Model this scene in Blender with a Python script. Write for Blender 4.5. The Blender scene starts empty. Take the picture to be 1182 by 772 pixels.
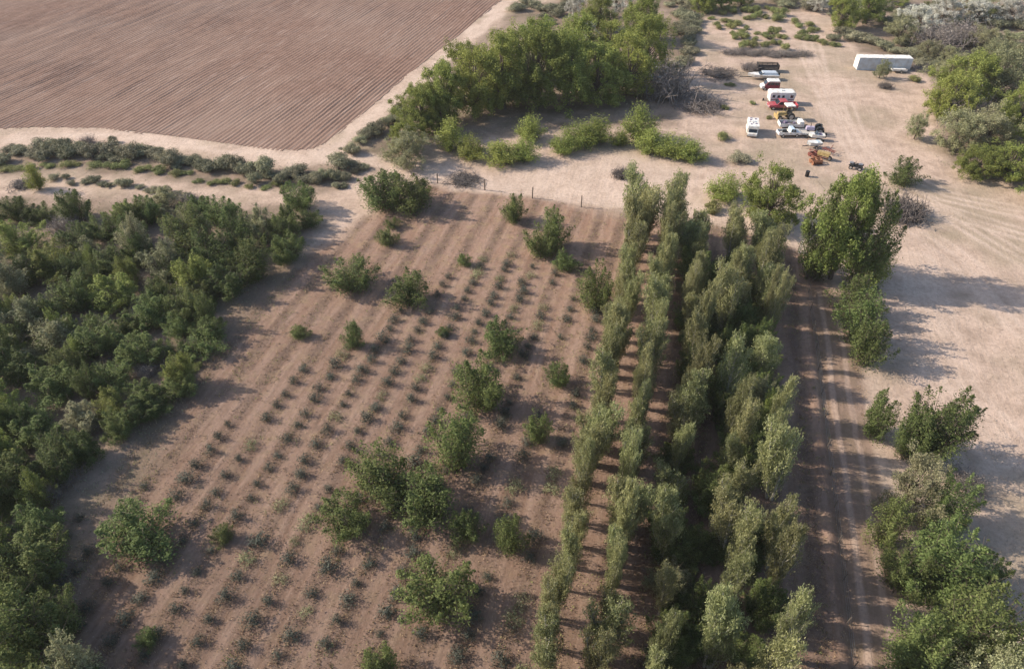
import bpy, math, random
import numpy as np
from mathutils import Vector

random.seed(7)
rng = np.random.default_rng(7)
R = math.radians
scene = bpy.context.scene
COL = scene.collection

# ------------------------------------------------------------------ camera
CAM_H, PITCH, FPX = 52.0, R(40.2), 800.0          # photo 1182 x 772
CX, CY = 591.0, 386.0
cam = bpy.data.cameras.new("camera")
cam.sensor_width = 36.0
cam.lens = 36.0 * FPX / 1182.0
cam.clip_start, cam.clip_end = 0.5, 20000
camo = bpy.data.objects.new("camera", cam)
camo.location = (0, 0, CAM_H)
camo.rotation_euler = (R(90) - PITCH, 0, 0)
COL.objects.link(camo)
scene.camera = camo

# ------------------------------------------------------------------ light
SUN_EL = 31.5
SUN_DIR = Vector((-0.975, 0.19, 0)).normalized()
world = bpy.data.worlds.new("World")
scene.world = world
world.use_nodes = True
wn = world.node_tree
bg = wn.nodes["Background"]
sky = wn.nodes.new("ShaderNodeTexSky")
sky.sky_type = 'NISHITA'
sky.sun_disc = False
sky.sun_elevation = R(SUN_EL)
sky.sun_rotation = math.atan2(SUN_DIR.x, SUN_DIR.y)
sky.dust_density = 1.5
bg.inputs["Strength"].default_value = 0.14
wn.links.new(sky.outputs[0], bg.inputs[0])
sun = bpy.data.lights.new("sun", 'SUN')
sun.energy = 4.6
sun.angle = R(0.5)
sun.color = (1.0, 0.90, 0.76)
suno = bpy.data.objects.new("sun", sun)
to_sun = Vector((SUN_DIR.x * math.cos(R(SUN_EL)), SUN_DIR.y * math.cos(R(SUN_EL)), math.sin(R(SUN_EL))))
suno.rotation_euler = to_sun.to_track_quat('Z', 'Y').to_euler()
suno.location = (-80, 40, 90)
COL.objects.link(suno)
vs = scene.view_settings
vs.view_transform = 'Standard'
vs.look = 'None'
vs.exposure = 0.66
vs.gamma = 1.0
vs.use_curve_mapping = False

HAZE = 0.00012

# ------------------------------------------------------------------ photo pixel <-> ground
SP, CP = math.sin(PITCH), math.cos(PITCH)

def ray(px, py):
    u, v = (px - CX) / FPX, (CY - py) / FPX
    return u, CP + v * SP, -SP + v * CP

def G0(px, py):
    dx, dy, dz = ray(px, py)
    t = CAM_H / -dz
    return dx * t, dy * t

def depth(py):
    return CAM_H / (SP - (CY - py) / FPX * CP)

def top_height(Y, ytop):
    k = (CY - ytop) / FPX
    w = Y * (SP - k * CP) / (CP + k * SP)
    return CAM_H - w

# ------------------------------------------------------------------ noise / terrain
def vnoise(x, y, scale, seed):
    g = np.random.default_rng(seed).random((256, 256))
    fx, fy = np.asarray(x) / scale + 1000.0, np.asarray(y) / scale + 1000.0
    ix, iy = np.floor(fx).astype(int), np.floor(fy).astype(int)
    tx, ty = fx - ix, fy - iy
    tx, ty = tx * tx * (3 - 2 * tx), ty * ty * (3 - 2 * ty)
    a, b = g[iy % 256, ix % 256], g[iy % 256, (ix + 1) % 256]
    c, d = g[(iy + 1) % 256, ix % 256], g[(iy + 1) % 256, (ix + 1) % 256]
    return (a * (1 - tx) + b * tx) * (1 - ty) + (c * (1 - tx) + d * tx) * ty

def fbm(x, y, scale, seed, octs=3):
    s, a, t = 0, 1.0, 0
    for k in range(octs):
        s = s + a * vnoise(x, y, scale / 2 ** k, seed + k)
        t += a
        a *= 0.55
    return s / t

ROW_A = math.atan2(272 / FPX, 676 / FPX * SP + CP)      # planting rows, clockwise from +Y
FLD_A = math.atan2(315 / FPX, 676 / FPX * SP + CP)

def us(x, y, a=ROW_A):
    return x * math.cos(a) - y * math.sin(a), x * math.sin(a) + y * math.cos(a)

def inv_us(u, s, a=ROW_A):
    return u * math.cos(a) + s * math.sin(a), -u * math.sin(a) + s * math.cos(a)

FENCE_U = us(*G0(957, 520))[0]

def hgt(x, y):
    h = 0.30 * (vnoise(x, y, 24, 11) - .5) + 0.10 * (vnoise(x, y, 5, 12) - .5)
    u, s = us(x, y)
    m = np.clip((74 - s) / 4, 0, 1) * np.clip((s - 8) / 4, 0, 1)
    h = h - 0.30 * m * np.exp(-((u - FENCE_U - 0.3) / 0.55) ** 2)
    h = h + 0.22 * m * np.exp(-((u - FENCE_U + 0.8) / 0.6) ** 2)
    return h

def gp(px, py):
    x, y = G0(px, py)
    return Vector((x, y, float(hgt(np.array(x), np.array(y)))))

def poly_px(pts):
    return np.array([G0(*p) for p in pts])

def sdist(x, y, poly, closed=True):
    """distance to a polygon / polyline; negative inside a polygon"""
    d = np.full(x.shape, 1e9)
    inside = np.zeros(x.shape, bool)
    n = len(poly)
    for i in range(n if closed else n - 1):
        ax, ay = poly[i]
        bx, by = poly[(i + 1) % n]
        ex, ey = bx - ax, by - ay
        t = np.clip(((x - ax) * ex + (y - ay) * ey) / (ex * ex + ey * ey + 1e-9), 0, 1)
        d = np.minimum(d, np.hypot(x - ax - t * ex, y - ay - t * ey))
        if closed:
            c = ((ay > y) != (by > y)) & (x < (bx - ax) * (y - ay) / (by - ay + 1e-12) + ax)
            inside ^= c
    return np.where(inside, -d, d) if closed else d

# ------------------------------------------------------------------ materials
MATS = {}

def mat(name, color, rough=0.7, metal=0.0, noise=0.0, nscale=3.0, spec=0.3, color2=None):
    if name in MATS:
        return MATS[name]
    m = bpy.data.materials.new(name)
    m.use_nodes = True
    nt = m.node_tree
    b = nt.nodes["Principled BSDF"]
    b.inputs["Roughness"].default_value = rough
    b.inputs["Metallic"].default_value = metal
    b.inputs["Specular IOR Level"].default_value = spec
    if noise or color2:
        tc = nt.nodes.new("ShaderNodeTexCoord")
        nz = nt.nodes.new("ShaderNodeTexNoise")
        nz.inputs["Scale"].default_value = nscale
        nz.inputs["Detail"].default_value = 6
        nt.links.new(tc.outputs["Object"], nz.inputs["Vector"])
        mx = nt.nodes.new("ShaderNodeMix")
        mx.data_type = 'RGBA'
        c2 = color2 or tuple(c * (1 - noise) for c in color)
        mx.inputs[6].default_value = (*color, 1)
        mx.inputs[7].default_value = (*c2, 1)
        mr = nt.nodes.new("ShaderNodeMapRange")
        mr.inputs[1].default_value, mr.inputs[2].default_value = 0.38, 0.68
        nt.links.new(nz.outputs[0], mr.inputs[0])
        nt.links.new(mr.outputs[0], mx.inputs[0])
        nt.links.new(mx.outputs[2], b.inputs["Base Color"])
    else:
        b.inputs["Base Color"].default_value = (*color, 1)
    MATS[name] = m
    return m

def leaf_mat(name, c1, c2, trans=0.3, hue=0.02, val=0.35, rough=0.65):
    m = bpy.data.materials.new(name)
    m.use_nodes = True
    nt = m.node_tree
    nt.nodes.remove(nt.nodes["Principled BSDF"])
    out = nt.nodes["Material Output"]
    geo = nt.nodes.new("ShaderNodeNewGeometry")
    oi = nt.nodes.new("ShaderNodeObjectInfo")
    mx = nt.nodes.new("ShaderNodeMix")
    mx.data_type = 'RGBA'
    mx.inputs[6].default_value = (*c1, 1)
    mx.inputs[7].default_value = (*c2, 1)
    nt.links.new(geo.outputs["Random Per Island"], mx.inputs[0])
    hs = nt.nodes.new("ShaderNodeHueSaturation")
    mh = nt.nodes.new("ShaderNodeMapRange")
    mh.inputs[3].default_value, mh.inputs[4].default_value = 0.5 - hue, 0.5 + hue
    mv = nt.nodes.new("ShaderNodeMapRange")
    mv.inputs[3].default_value, mv.inputs[4].default_value = 1 - val * .55, 1 + val * .6
    ml = nt.nodes.new("ShaderNodeMath")
    ml.operation = 'MULTIPLY'
    ml.inputs[1].default_value = 7.31
    fr = nt.nodes.new("ShaderNodeMath")
    fr.operation = 'FRACT'
    nt.links.new(oi.outputs["Random"], mh.inputs[0])
    nt.links.new(oi.outputs["Random"], ml.inputs[0])
    nt.links.new(ml.outputs[0], fr.inputs[0])
    nt.links.new(fr.outputs[0], mv.inputs[0])
    nt.links.new(mh.outputs[0], hs.inputs["Hue"])
    nt.links.new(mv.outputs[0], hs.inputs["Value"])
    nt.links.new(mx.outputs[2], hs.inputs["Color"])
    pb = nt.nodes.new("ShaderNodeBsdfPrincipled")
    pb.inputs["Roughness"].default_value = rough
    pb.inputs["Specular IOR Level"].default_value = 0.2
    tr = nt.nodes.new("ShaderNodeBsdfTranslucent")
    nt.links.new(hs.outputs[0], pb.inputs["Base Color"])
    nt.links.new(hs.outputs[0], tr.inputs["Color"])
    ms = nt.nodes.new("ShaderNodeMixShader")
    ms.inputs[0].default_value = trans
    nt.links.new(pb.outputs[0], ms.inputs[1])
    nt.links.new(tr.outputs[0], ms.inputs[2])
    nt.links.new(ms.outputs[0], out.inputs["Surface"])
    return m

SAND = (0.50, 0.372, 0.295)
ORCH = (0.25, 0.152, 0.108)

def ground_mat():
    m = bpy.data.materials.new("soil")
    m.use_nodes = True
    nt = m.node_tree
    L = nt.links.new
    N = nt.nodes.new
    b = nt.nodes["Principled BSDF"]
    b.inputs["Roughness"].default_value = 0.95
    b.inputs["Specular IOR Level"].default_value = 0.1
    at = N("ShaderNodeAttribute")
    at.attribute_name = "zone"
    sep = N("ShaderNodeSeparateColor")
    L(at.outputs["Color"], sep.inputs[0])
    tc = N("ShaderNodeTexCoord")

    def noise(scale, detail=6, rough=0.6, vec=None, dist=0.0):
        n = N("ShaderNodeTexNoise")
        n.inputs["Scale"].default_value = scale
        n.inputs["Detail"].default_value = detail
        n.inputs["Roughness"].default_value = rough
        n.inputs["Distortion"].default_value = dist
        L(vec or tc.outputs["Object"], n.inputs["Vector"])
        return n.outputs[0]

    def rmp(sock, a, c, lo=0.0, hi=1.0):
        r = N("ShaderNodeMapRange")
        r.inputs[1].default_value, r.inputs[2].default_value = a, c
        r.inputs[3].default_value, r.inputs[4].default_value = lo, hi
        L(sock, r.inputs[0])
        return r.outputs[0]

    def mixc(f, a, c, mode='MIX'):
        x = N("ShaderNodeMix")
        x.data_type = 'RGBA'
        x.blend_type = mode
        for s, i in ((f, 0), (a, 6), (c, 7)):
            if isinstance(s, tuple):
                x.inputs[i].default_value = (*s, 1)
            elif isinstance(s, float):
                x.inputs[i].default_value = s
            else:
                L(s, x.inputs[i])
        return x.outputs[2]

    def mth(op, a, c):
        x = N("ShaderNodeMath")
        x.operation = op
        for s, i in ((a, 0), (c, 1)):
            if isinstance(s, float):
                x.inputs[i].default_value = s
            else:
                L(s, x.inputs[i])
        return x.outputs[0]
    mp = N("ShaderNodeMapping")
    mp.inputs["Rotation"].default_value = (0, 0, ROW_A)
    L(tc.outputs["Object"], mp.inputs["Vector"])
    st = N("ShaderNodeMapping")
    st.inputs["Scale"].default_value = (1.0, 0.10, 1.0)
    L(mp.outputs[0], st.inputs["Vector"])
    big = noise(0.05, 4)
    mid = noise(0.35, 6)
    fine = noise(2.2, 8, 0.7)
    streak = noise(1.1, 5, 0.6, st.outputs[0])
    # bare pale ground, with browner trodden patches and straw-coloured grass
    sand = mixc(rmp(mid, .42, .66), SAND, (0.36, 0.265, 0.205))
    sand = mixc(rmp(big, .47, .62, 0, .65), sand, (0.27, 0.22, 0.15))
    # planting-row soil: rusty litter with paler wheel aisles
    sx = N("ShaderNodeSeparateXYZ")
    L(mp.outputs[0], sx.inputs[0])
    ph = mth('MULTIPLY', mth('SUBTRACT', sx.outputs[0], ROW_U0), 2 * math.pi / ROW_STEP)
    cs = N("ShaderNodeMath")
    cs.operation = 'COSINE'
    L(ph, cs.inputs[0])
    row = rmp(cs.outputs[0], -1, 1)
    orch = mixc(rmp(streak, .35, .65), ORCH, (0.325, 0.218, 0.165))
    orch = mixc(mth('MULTIPLY', rmp(row, .40, .95), rmp(mid, .25, .6, .3, .9)), orch, (0.135, 0.09, 0.07))
    orch = mixc(rmp(noise(0.9, 7, .7), .52, .70, 0, .7), orch, (0.15, 0.10, 0.075))
    orch = mixc(rmp(noise(0.6, 6, .7), .50, .70, 0, .7), orch, (0.30, 0.215, 0.125))
    sy_ = rmp(mth('ADD', sx.outputs[1], mth('MULTIPLY', noise(0.08, 4), 22.0)), 26, 92)      # soil painted darker toward the near end, standing in for lens falloff
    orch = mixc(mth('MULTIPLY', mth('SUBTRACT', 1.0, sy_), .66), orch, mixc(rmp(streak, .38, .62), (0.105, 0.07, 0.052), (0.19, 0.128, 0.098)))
    brush = mixc(rmp(mid, .35, .65), (0.21, 0.15, 0.115), (0.13, 0.105, 0.07))
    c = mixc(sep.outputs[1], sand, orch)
    c = mixc(sep.outputs[2], c, brush)
    c = mixc(sep.outputs[0], c, mixc(rmp(mid, .4, .7), (0.545, 0.42, 0.34), (0.46, 0.345, 0.275)))
    # farm track: two wheel ruts with a grassy strip between them
    def absd(sock, v):
        q = N("ShaderNodeMath"); q.operation = 'ABSOLUTE'
        L(mth('SUBTRACT', sock, v), q.inputs[0])
        return q.outputs[0]
    uw = mth('ADD', sx.outputs[0], mth('MULTIPLY', mth('SUBTRACT', noise(0.09, 3), 0.5), 1.1))
    dist = absd(uw, TRACK_C)
    near = mth('MULTIPLY', rmp(sx.outputs[1], 74, 79, 1, 0), 1.0)
    strip = mth('MULTIPLY', rmp(dist, 1.9, 2.5, 1, 0), near)
    rut = mth('MULTIPLY', rmp(absd(dist, 0.85), .16, .40, 1, 0), near)
    c = mixc(mth('MULTIPLY', strip, .8), c, mixc(rmp(mid, .35, .65), (0.25, 0.17, 0.13), (0.175, 0.128, 0.088)))
    c = mixc(mth('MULTIPLY', rut, rmp(streak, .25, .5, .65, 1)), c, mixc(rmp(streak, .4, .65), (0.37, 0.272, 0.215), (0.30, 0.215, 0.168)))
    c = mixc(rmp(fine, .45, .75, 0, .42), c, (0.12, 0.085, 0.06))
    c = mixc(rmp(noise(6, 5, .75), .54, .70, 0, .45), c, (0.10, 0.08, 0.055))
    c = mixc(rmp(noise(4.3, 5, .75), .58, .72, 0, .35), c, (0.50, 0.40, 0.33))
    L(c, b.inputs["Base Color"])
    bp = N("ShaderNodeBump")
    bp.inputs["Strength"].default_value = 0.7
    bp.inputs["Distance"].default_value = 0.12
    hs = mth('ADD', mth('MULTIPLY', fine, 1.0), mth('MULTIPLY', streak, 0.9))
    L(hs, bp.inputs["Height"])
    L(bp.outputs[0], b.inputs["Normal"])
    return m

# ------------------------------------------------------------------ tagging
def tag(o, label=None, cat=None, group=None, kind=None):
    if label: o["label"] = label
    if cat: o["category"] = cat
    if group: o["group"] = group
    if kind: o["kind"] = kind
    return o

def link(o, parent=None):
    COL.objects.link(o)
    if parent is not None:
        o.parent = parent
    return o

def empty(name, loc=(0, 0, 0), rz=0.0, label=None, cat=None, group=None):
    o = bpy.data.objects.new(name, None)
    o.empty_display_size = 0.3
    o.location = loc
    o.rotation_euler = (0, 0, rz)
    link(o)
    return tag(o, label, cat, group)

def mesh_np(name, verts, faces, material=None, smooth=False):
    """verts (n,3) array, faces (m,k) array with a fixed k"""
    verts = np.asarray(verts, dtype=np.float32)
    faces = np.asarray(faces, dtype=np.int32)
    me = bpy.data.meshes.new(name)
    k = faces.shape[1]
    me.vertices.add(len(verts))
    me.vertices.foreach_set("co", verts.ravel())
    me.loops.add(faces.size)
    me.loops.foreach_set("vertex_index", faces.ravel())
    me.polygons.add(len(faces))
    me.polygons.foreach_set("loop_start", np.arange(0, faces.size, k, dtype=np.int32))
    me.polygons.foreach_set("loop_total", np.full(len(faces), k, dtype=np.int32))
    me.update(calc_edges=True)
    if smooth:
        me.polygons.foreach_set("use_smooth", np.ones(len(faces), dtype=bool))
    if material: me.materials.append(material)
    return me

# ------------------------------------------------------------------ setting: ground sheets
ROW_STEP = us(*G0(272, 755))[0] - us(*G0(220, 755))[0]
ROW_U0 = us(*G0(220, 755))[0]

FIELD = [(-420, 178), (0, 149), (44, 147), (118, 147), (169, 153), (237, 162), (305, 171), (340, 174), (362, 172), (380, 163), (416, 134),
         (440, 114), (465, 91), (549, 25), (579, 0)]
def field_poly():
    p = [G0(*q) for q in FIELD]
    d = np.array([math.sin(FLD_A), math.cos(FLD_A)])
    e = np.array(p[-1]) + d * 130
    return np.array(p + [tuple(e), (-330.0, e[1]), (-330.0, p[0][1])])
FIELD_W = field_poly()
ROAD = poly_px([(-300, 172), (0, 163), (60, 157), (118, 155), (180, 163), (240, 173), (310, 182), (350, 184), (385, 176), (425, 140), (480, 96), (560, 28), (592, 0), (600, -8)])
BACKTRACK = poly_px([(350, 184), (400, 181), (440, 187), (480, 196), (530, 208), (600, 216), (680, 228), (740, 236), (800, 243), (860, 256), (905, 272), (940, 285), (1000, 300)])
PALE = poly_px([(560, 205), (640, 190), (720, 180), (790, 192), (800, 212), (760, 240), (690, 232), (600, 220)])
YARD = poly_px([(806, 40), (850, 62), (930, 65), (940, 20), (985, 60), (990, 82), (1060, 85), (1075, 120), (1060, 160), (1110, 205), (1260, 230), (1400, 300), (1400, 800), (1182, 760),
                (1135, 600), (1120, 470), (1040, 430), (1030, 340), (1030, 260), (960, 205), (860, 195), (815, 170), (800, 140), (790, 100)])
ORCHARD = poly_px([(455, 230), (500, 212), (600, 222), (690, 240), (800, 256), (930, 285), (962, 300), (985, 430), (1015, 620), (1045, 820), (1060, 1000), (-80, 1000), (60, 720), (180, 480), (300, 330), (400, 270)])
BRUSH = [poly_px([(-400, 190), (0, 176), (70, 166), (180, 174), (320, 196), (420, 186), (430, 196), (380, 222), (250, 215), (120, 200), (40, 200), (-400, 240)]),
         poly_px([(-500, 240), (60, 225), (340, 240), (360, 280), (230, 440), (100, 640), (0, 900), (-700, 1100)]),
         poly_px([(470, 100), (600, 10), (790, -30), (800, 60), (790, 110), (780, 145), (640, 150), (500, 160), (440, 190), (400, 190)]),
         poly_px([(930, -40), (1400, -60), (1500, 220), (1180, 205), (1090, 190), (1075, 90), (990, 60)]),
         poly_px([(790, -40), (960, -40), (960, 12), (800, 20)])]
TRACKS = [[(1030, 240), (1060, 235), (1100, 250), (1182, 300)], [(1055, 300), (1075, 380), (1090, 440), (1150, 520)], [(1062, 300), (1085, 380), (1105, 440), (1175, 520)],
          [(965, 95), (985, 150), (1010, 200), (1080, 240), (1182, 270)], [(930, 60), (955, 110), (990, 175), (1090, 225), (1182, 245)], [(935, 40), (945, 85), (960, 130), (1000, 190)],
          [(1040, 250), (1110, 300), (1182, 380)], [(820, 200), (805, 235), (850, 250)]]
TRACKS_W = [poly_px(t) for t in TRACKS]
TRACK_C = FENCE_U + 2.0                                   # farm track just right of the fence

def zones(x, y):
    wob = 2.2 * (fbm(x, y, 6, 31) - .5) * 2
    def m(d, soft=0.8):
        return np.clip(0.5 - (d + wob) / (2 * soft), 0, 1)
    road = m(sdist(x, y, ROAD, False) - 1.9 + 0.3 * wob)
    road = np.maximum(road, 0.85 * m(sdist(x, y, BACKTRACK, False) - 2.2))
    road = np.maximum(road, 0.75 * m(sdist(x, y, PALE), 2.0))
    u, s = us(x, y)
    inrow = np.clip((78 - s) / 3, 0, 1)
    for t in TRACKS_W:
        d = sdist(x, y, t, False)
        for off in (0.0, 1.7):
            road = np.maximum(road, 0.75 * np.exp(-((d - off) / 0.45) ** 2) * (0.4 + vnoise(x, y, 4, 57)))
    orch = m(sdist(x, y, ORCHARD), 1.5)
    brush = np.zeros_like(orch)
    for q in BRUSH:
        brush = np.maximum(brush, m(sdist(x, y, q), 1.6))
    yard = m(sdist(x, y, YARD), 2.0)
    brush = np.clip(brush - 0.9 * yard, 0, 1) * (0.55 + 0.45 * vnoise(x, y, 3, 61))
    orch = np.clip(orch * (1 - 0.25 * np.exp(-((u - TRACK_C) / 1.6) ** 2) * inrow), 0, 1)
    # dark trodden / litter spots in the yard
    return np.clip(road, 0, 1), orch, brush, yard

def build_ground():
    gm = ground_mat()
    x0, x1, y0, y1, st = -190.0, 190.0, -6.0, 262.0, 0.36
    xs, ys = np.arange(x0, x1 + st / 2, st), np.arange(y0, y1 + st / 2, st)
    X, Y = np.meshgrid(xs, ys)
    Xf, Yf = X.ravel(), Y.ravel()
    Z = hgt(Xf, Yf)
    fd = sdist(Xf, Yf, FIELD_W)
    Z = Z - 0.28 * np.clip((-fd - 0.2) / 0.6, 0, 1)
    edge = np.minimum.reduce([Xf - x0, x1 - Xf, Yf - y0, y1 - Yf])
    Z = Z * np.clip(edge / 8, 0, 1) + 0.0
    road, orch, brush, yard = zones(Xf, Yf)
    zone = np.stack([road, orch, brush, np.ones_like(road)], 1).astype(np.float32)
    V = np.stack([Xf, Yf, Z], 1)
    nx, ny = len(xs), len(ys)
    i = np.arange((nx - 1) * (ny - 1))
    r, c = i // (nx - 1), i % (nx - 1)
    a = r * nx + c
    F = np.stack([a, a + 1, a + nx + 1, a + nx], 1)
    us_, ss_ = us(Xf, Yf)
    trk = (np.abs(us_ - TRACK_C) < 1.9) & (ss_ < 78)
    kind = np.zeros(len(Xf), int)                       # 0 ground
    kind[yard > .5] = 1
    kind[orch > .5] = 2
    kind[trk] = 3
    kind[(road > .5) & (kind != 3) & (kind != 1) & (sdist(Xf, Yf, ROAD, False) < 6)] = 4
    kind[(road > .4) & (kind == 0) & (sdist(Xf, Yf, BACKTRACK, False) < 6)] = 5
    fk = kind[F[:, 0]]
    names = ["ground", "bare_yard", "orchard_soil", "farm_track", "field_road", "back_track"]
    for k, nm in enumerate(names):
        f = F[fk == k]
        if not len(f):
            continue
        used = np.unique(f)
        remap = np.full(len(V), -1)
        remap[used] = np.arange(len(used))
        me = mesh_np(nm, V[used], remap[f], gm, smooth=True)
        ca = me.color_attributes.new("zone", 'FLOAT_COLOR', 'POINT')
        ca.data.foreach_set("color", zone[used].ravel())
        o = link(bpy.data.objects.new(nm, me))
        tag(o, kind="structure")
    # open land out to the horizon: a ring round the detailed sheet
    B = 900.0
    vs_ = [(x0, y0, 0), (x1, y0, 0), (x1, y1, 0), (x0, y1, 0), (-B, -B, 0), (B, -B, 0), (B, B, 0), (-B, B, 0)]
    me = mesh_np("outer_land", vs_, [(4, 5, 1, 0), (5, 6, 2, 1), (6, 7, 3, 2), (7, 4, 0, 3)], gm)
    ca = me.color_attributes.new("zone", 'FLOAT_COLOR', 'POINT')
    ca.data.foreach_set("color", np.tile([0, 0, .6, 1], 8).astype(np.float32))
    tag(link(bpy.data.objects.new("land", me)), kind="structure")

def build_field():
    m = mat("ploughed_soil", (0.215, 0.136, 0.105), rough=0.95, spec=0.05, nscale=0.5, color2=(0.165, 0.104, 0.08))
    nt = m.node_tree
    # broad drifts of paler and redder soil, and clods
    b = nt.nodes["Principled BSDF"]
    old = b.inputs["Base Color"].links[0].from_socket
    tc = nt.nodes.new("ShaderNodeTexCoord")
    n1 = nt.nodes.new("ShaderNodeTexNoise"); n1.inputs["Scale"].default_value = 0.03; n1.inputs["Detail"].default_value = 5
    nt.links.new(tc.outputs["Object"], n1.inputs["Vector"])
    mr = nt.nodes.new("ShaderNodeMapRange"); mr.inputs[1].default_value, mr.inputs[2].default_value = .38, .65
    nt.links.new(n1.outputs[0], mr.inputs[0])
    mx = nt.nodes.new("ShaderNodeMix"); mx.data_type = 'RGBA'
    mx.inputs[7].default_value = (0.235, 0.162, 0.128, 1)
    nt.links.new(mr.outputs[0], mx.inputs[0]); nt.links.new(old, mx.inputs[6])
    nt.links.new(mx.outputs[2], b.inputs["Base Color"])
    mp = nt.nodes.new("ShaderNodeMapping"); mp.inputs["Rotation"].default_value = (0, 0, FLD_A)
    nt.links.new(tc.outputs["Object"], mp.inputs["Vector"])
    mp2 = nt.nodes.new("ShaderNodeMapping"); mp2.inputs["Scale"].default_value = (1.9, 0.13, 1)
    nt.links.new(mp.outputs[0], mp2.inputs["Vector"])
    n3 = nt.nodes.new("ShaderNodeTexNoise"); n3.inputs["Scale"].default_value = 1.0; n3.inputs["Detail"].default_value = 5
    nt.links.new(mp2.outputs[0], n3.inputs["Vector"])
    for lo, hi, f, colr in ((.56, .72, .55, (0.36, 0.265, 0.22, 1)), (.46, .32, .45, (0.165, 0.10, 0.078, 1))):     # dry crusted and damp furrows
        r3 = nt.nodes.new("ShaderNodeMapRange"); r3.inputs[1].default_value, r3.inputs[2].default_value = lo, hi; r3.inputs[4].default_value = f
        nt.links.new(n3.outputs[0], r3.inputs[0])
        m3 = nt.nodes.new("ShaderNodeMix"); m3.data_type = 'RGBA'; m3.inputs[7].default_value = colr
        nt.links.new(b.inputs["Base Color"].links[0].from_socket, m3.inputs[6]); nt.links.new(r3.outputs[0], m3.inputs[0])
        nt.links.new(m3.outputs[2], b.inputs["Base Color"])
    n2 = nt.nodes.new("ShaderNodeTexNoise"); n2.inputs["Scale"].default_value = 3.0; n2.inputs["Detail"].default_value = 6
    nt.links.new(tc.outputs["Object"], n2.inputs["Vector"])
    bp = nt.nodes.new("ShaderNodeBump"); bp.inputs["Strength"].default_value = 0.6; bp.inputs["Distance"].default_value = 0.1
    nt.links.new(n2.outputs[0], bp.inputs["Height"]); nt.links.new(bp.outputs[0], b.inputs["Normal"])
    uu, ss = us(FIELD_W[:, 0], FIELD_W[:, 1], FLD_A)
    step, nper = 0.90, 6
    u0, u1, s0, s1 = uu.max() - 215, uu.max() + 1, ss.min(), ss.max()
    us1 = np.arange(u0, u1, step / nper)
    ss1 = np.arange(s0, min(s1, s0 + 300), 0.8)
    U, S = np.meshgrid(us1, ss1)
    Uf, Sf = U.ravel(), S.ravel()
    wob = 0.10 * (vnoise(Uf, Sf, 14, 71) - .5)
    ph = ((Uf + wob) / step) % 1.0
    prof = 0.5 - 0.5 * np.cos(2 * math.pi * ph)
    amp = 0.045 + 0.085 * vnoise(np.floor((Uf + wob) / step) * 7.3, Sf, 9, 72) * fbm(Uf, Sf, 22, 74, 2) * 2
    X, Y = inv_us(Uf, Sf, FLD_A)
    Z = hgt(X, Y) - 0.02 + prof * amp + 0.05 * (vnoise(Uf, Sf, 0.9, 73) - .5)
    ns, nu = len(ss1), len(us1)
    i = np.arange((nu - 1) * (ns - 1))
    a = (i // (nu - 1)) * nu + i % (nu - 1)
    F = np.stack([a, a + 1, a + nu + 1, a + nu], 1)
    cx, cy = X[F].mean(1), Y[F].mean(1)
    d = sdist(cx, cy, FIELD_W)
    F = F[d + 0.8 * (fbm(cx, cy, 3, 75) - .5) < 0.1]
    used = np.unique(F)
    remap = np.full(len(X), -1)
    remap[used] = np.arange(len(used))
    me = mesh_np("ploughed_field", np.stack([X, Y, Z], 1)[used], remap[F], m, smooth=True)
    tag(link(bpy.data.objects.new("ploughed_field", me)), kind="structure")

build_ground()
build_field()

# ------------------------------------------------------------------ haze: thin dusty air
def build_haze():
    hb = 940.0
    v = [(x, y, z) for z in (-2.0, 58.0) for x, y in ((-hb, -hb), (hb, -hb), (hb, hb), (-hb, hb))]
    f = [(3, 2, 1, 0), (4, 5, 6, 7), (0, 1, 5, 4), (1, 2, 6, 5), (2, 3, 7, 6), (3, 0, 4, 7)]
    m = bpy.data.materials.new("thin_haze")
    m.use_nodes = True
    nt = m.node_tree
    nt.nodes.remove(nt.nodes["Principled BSDF"])
    pv = nt.nodes.new("ShaderNodeVolumePrincipled")
    pv.inputs["Density"].default_value = HAZE
    pv.inputs["Color"].default_value = (0.95, 0.93, 0.92, 1)
    nt.links.new(pv.outputs[0], nt.nodes["Material Output"].inputs["Volume"])
    tag(link(bpy.data.objects.new("haze", mesh_np("haze", v, f, m))), kind="stuff")
build_haze()

# ------------------------------------------------------------------ plants
BARK = mat("grey_bark", (0.16, 0.12, 0.095), 0.9, noise=0.5, nscale=6)
PALEBARK = mat("pale_bark", (0.42, 0.39, 0.33), 0.85, noise=0.5, nscale=5)
DEADWOOD = mat("dead_wood", (0.25, 0.215, 0.20), 0.9, noise=0.5, nscale=5)
DARKWOOD = mat("dark_dead_wood", (0.17, 0.145, 0.135), 0.9, noise=0.5, nscale=5)

LEAF_K, LEAF_N = 0.78, 1.7        # card size and number for all foliage

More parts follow.
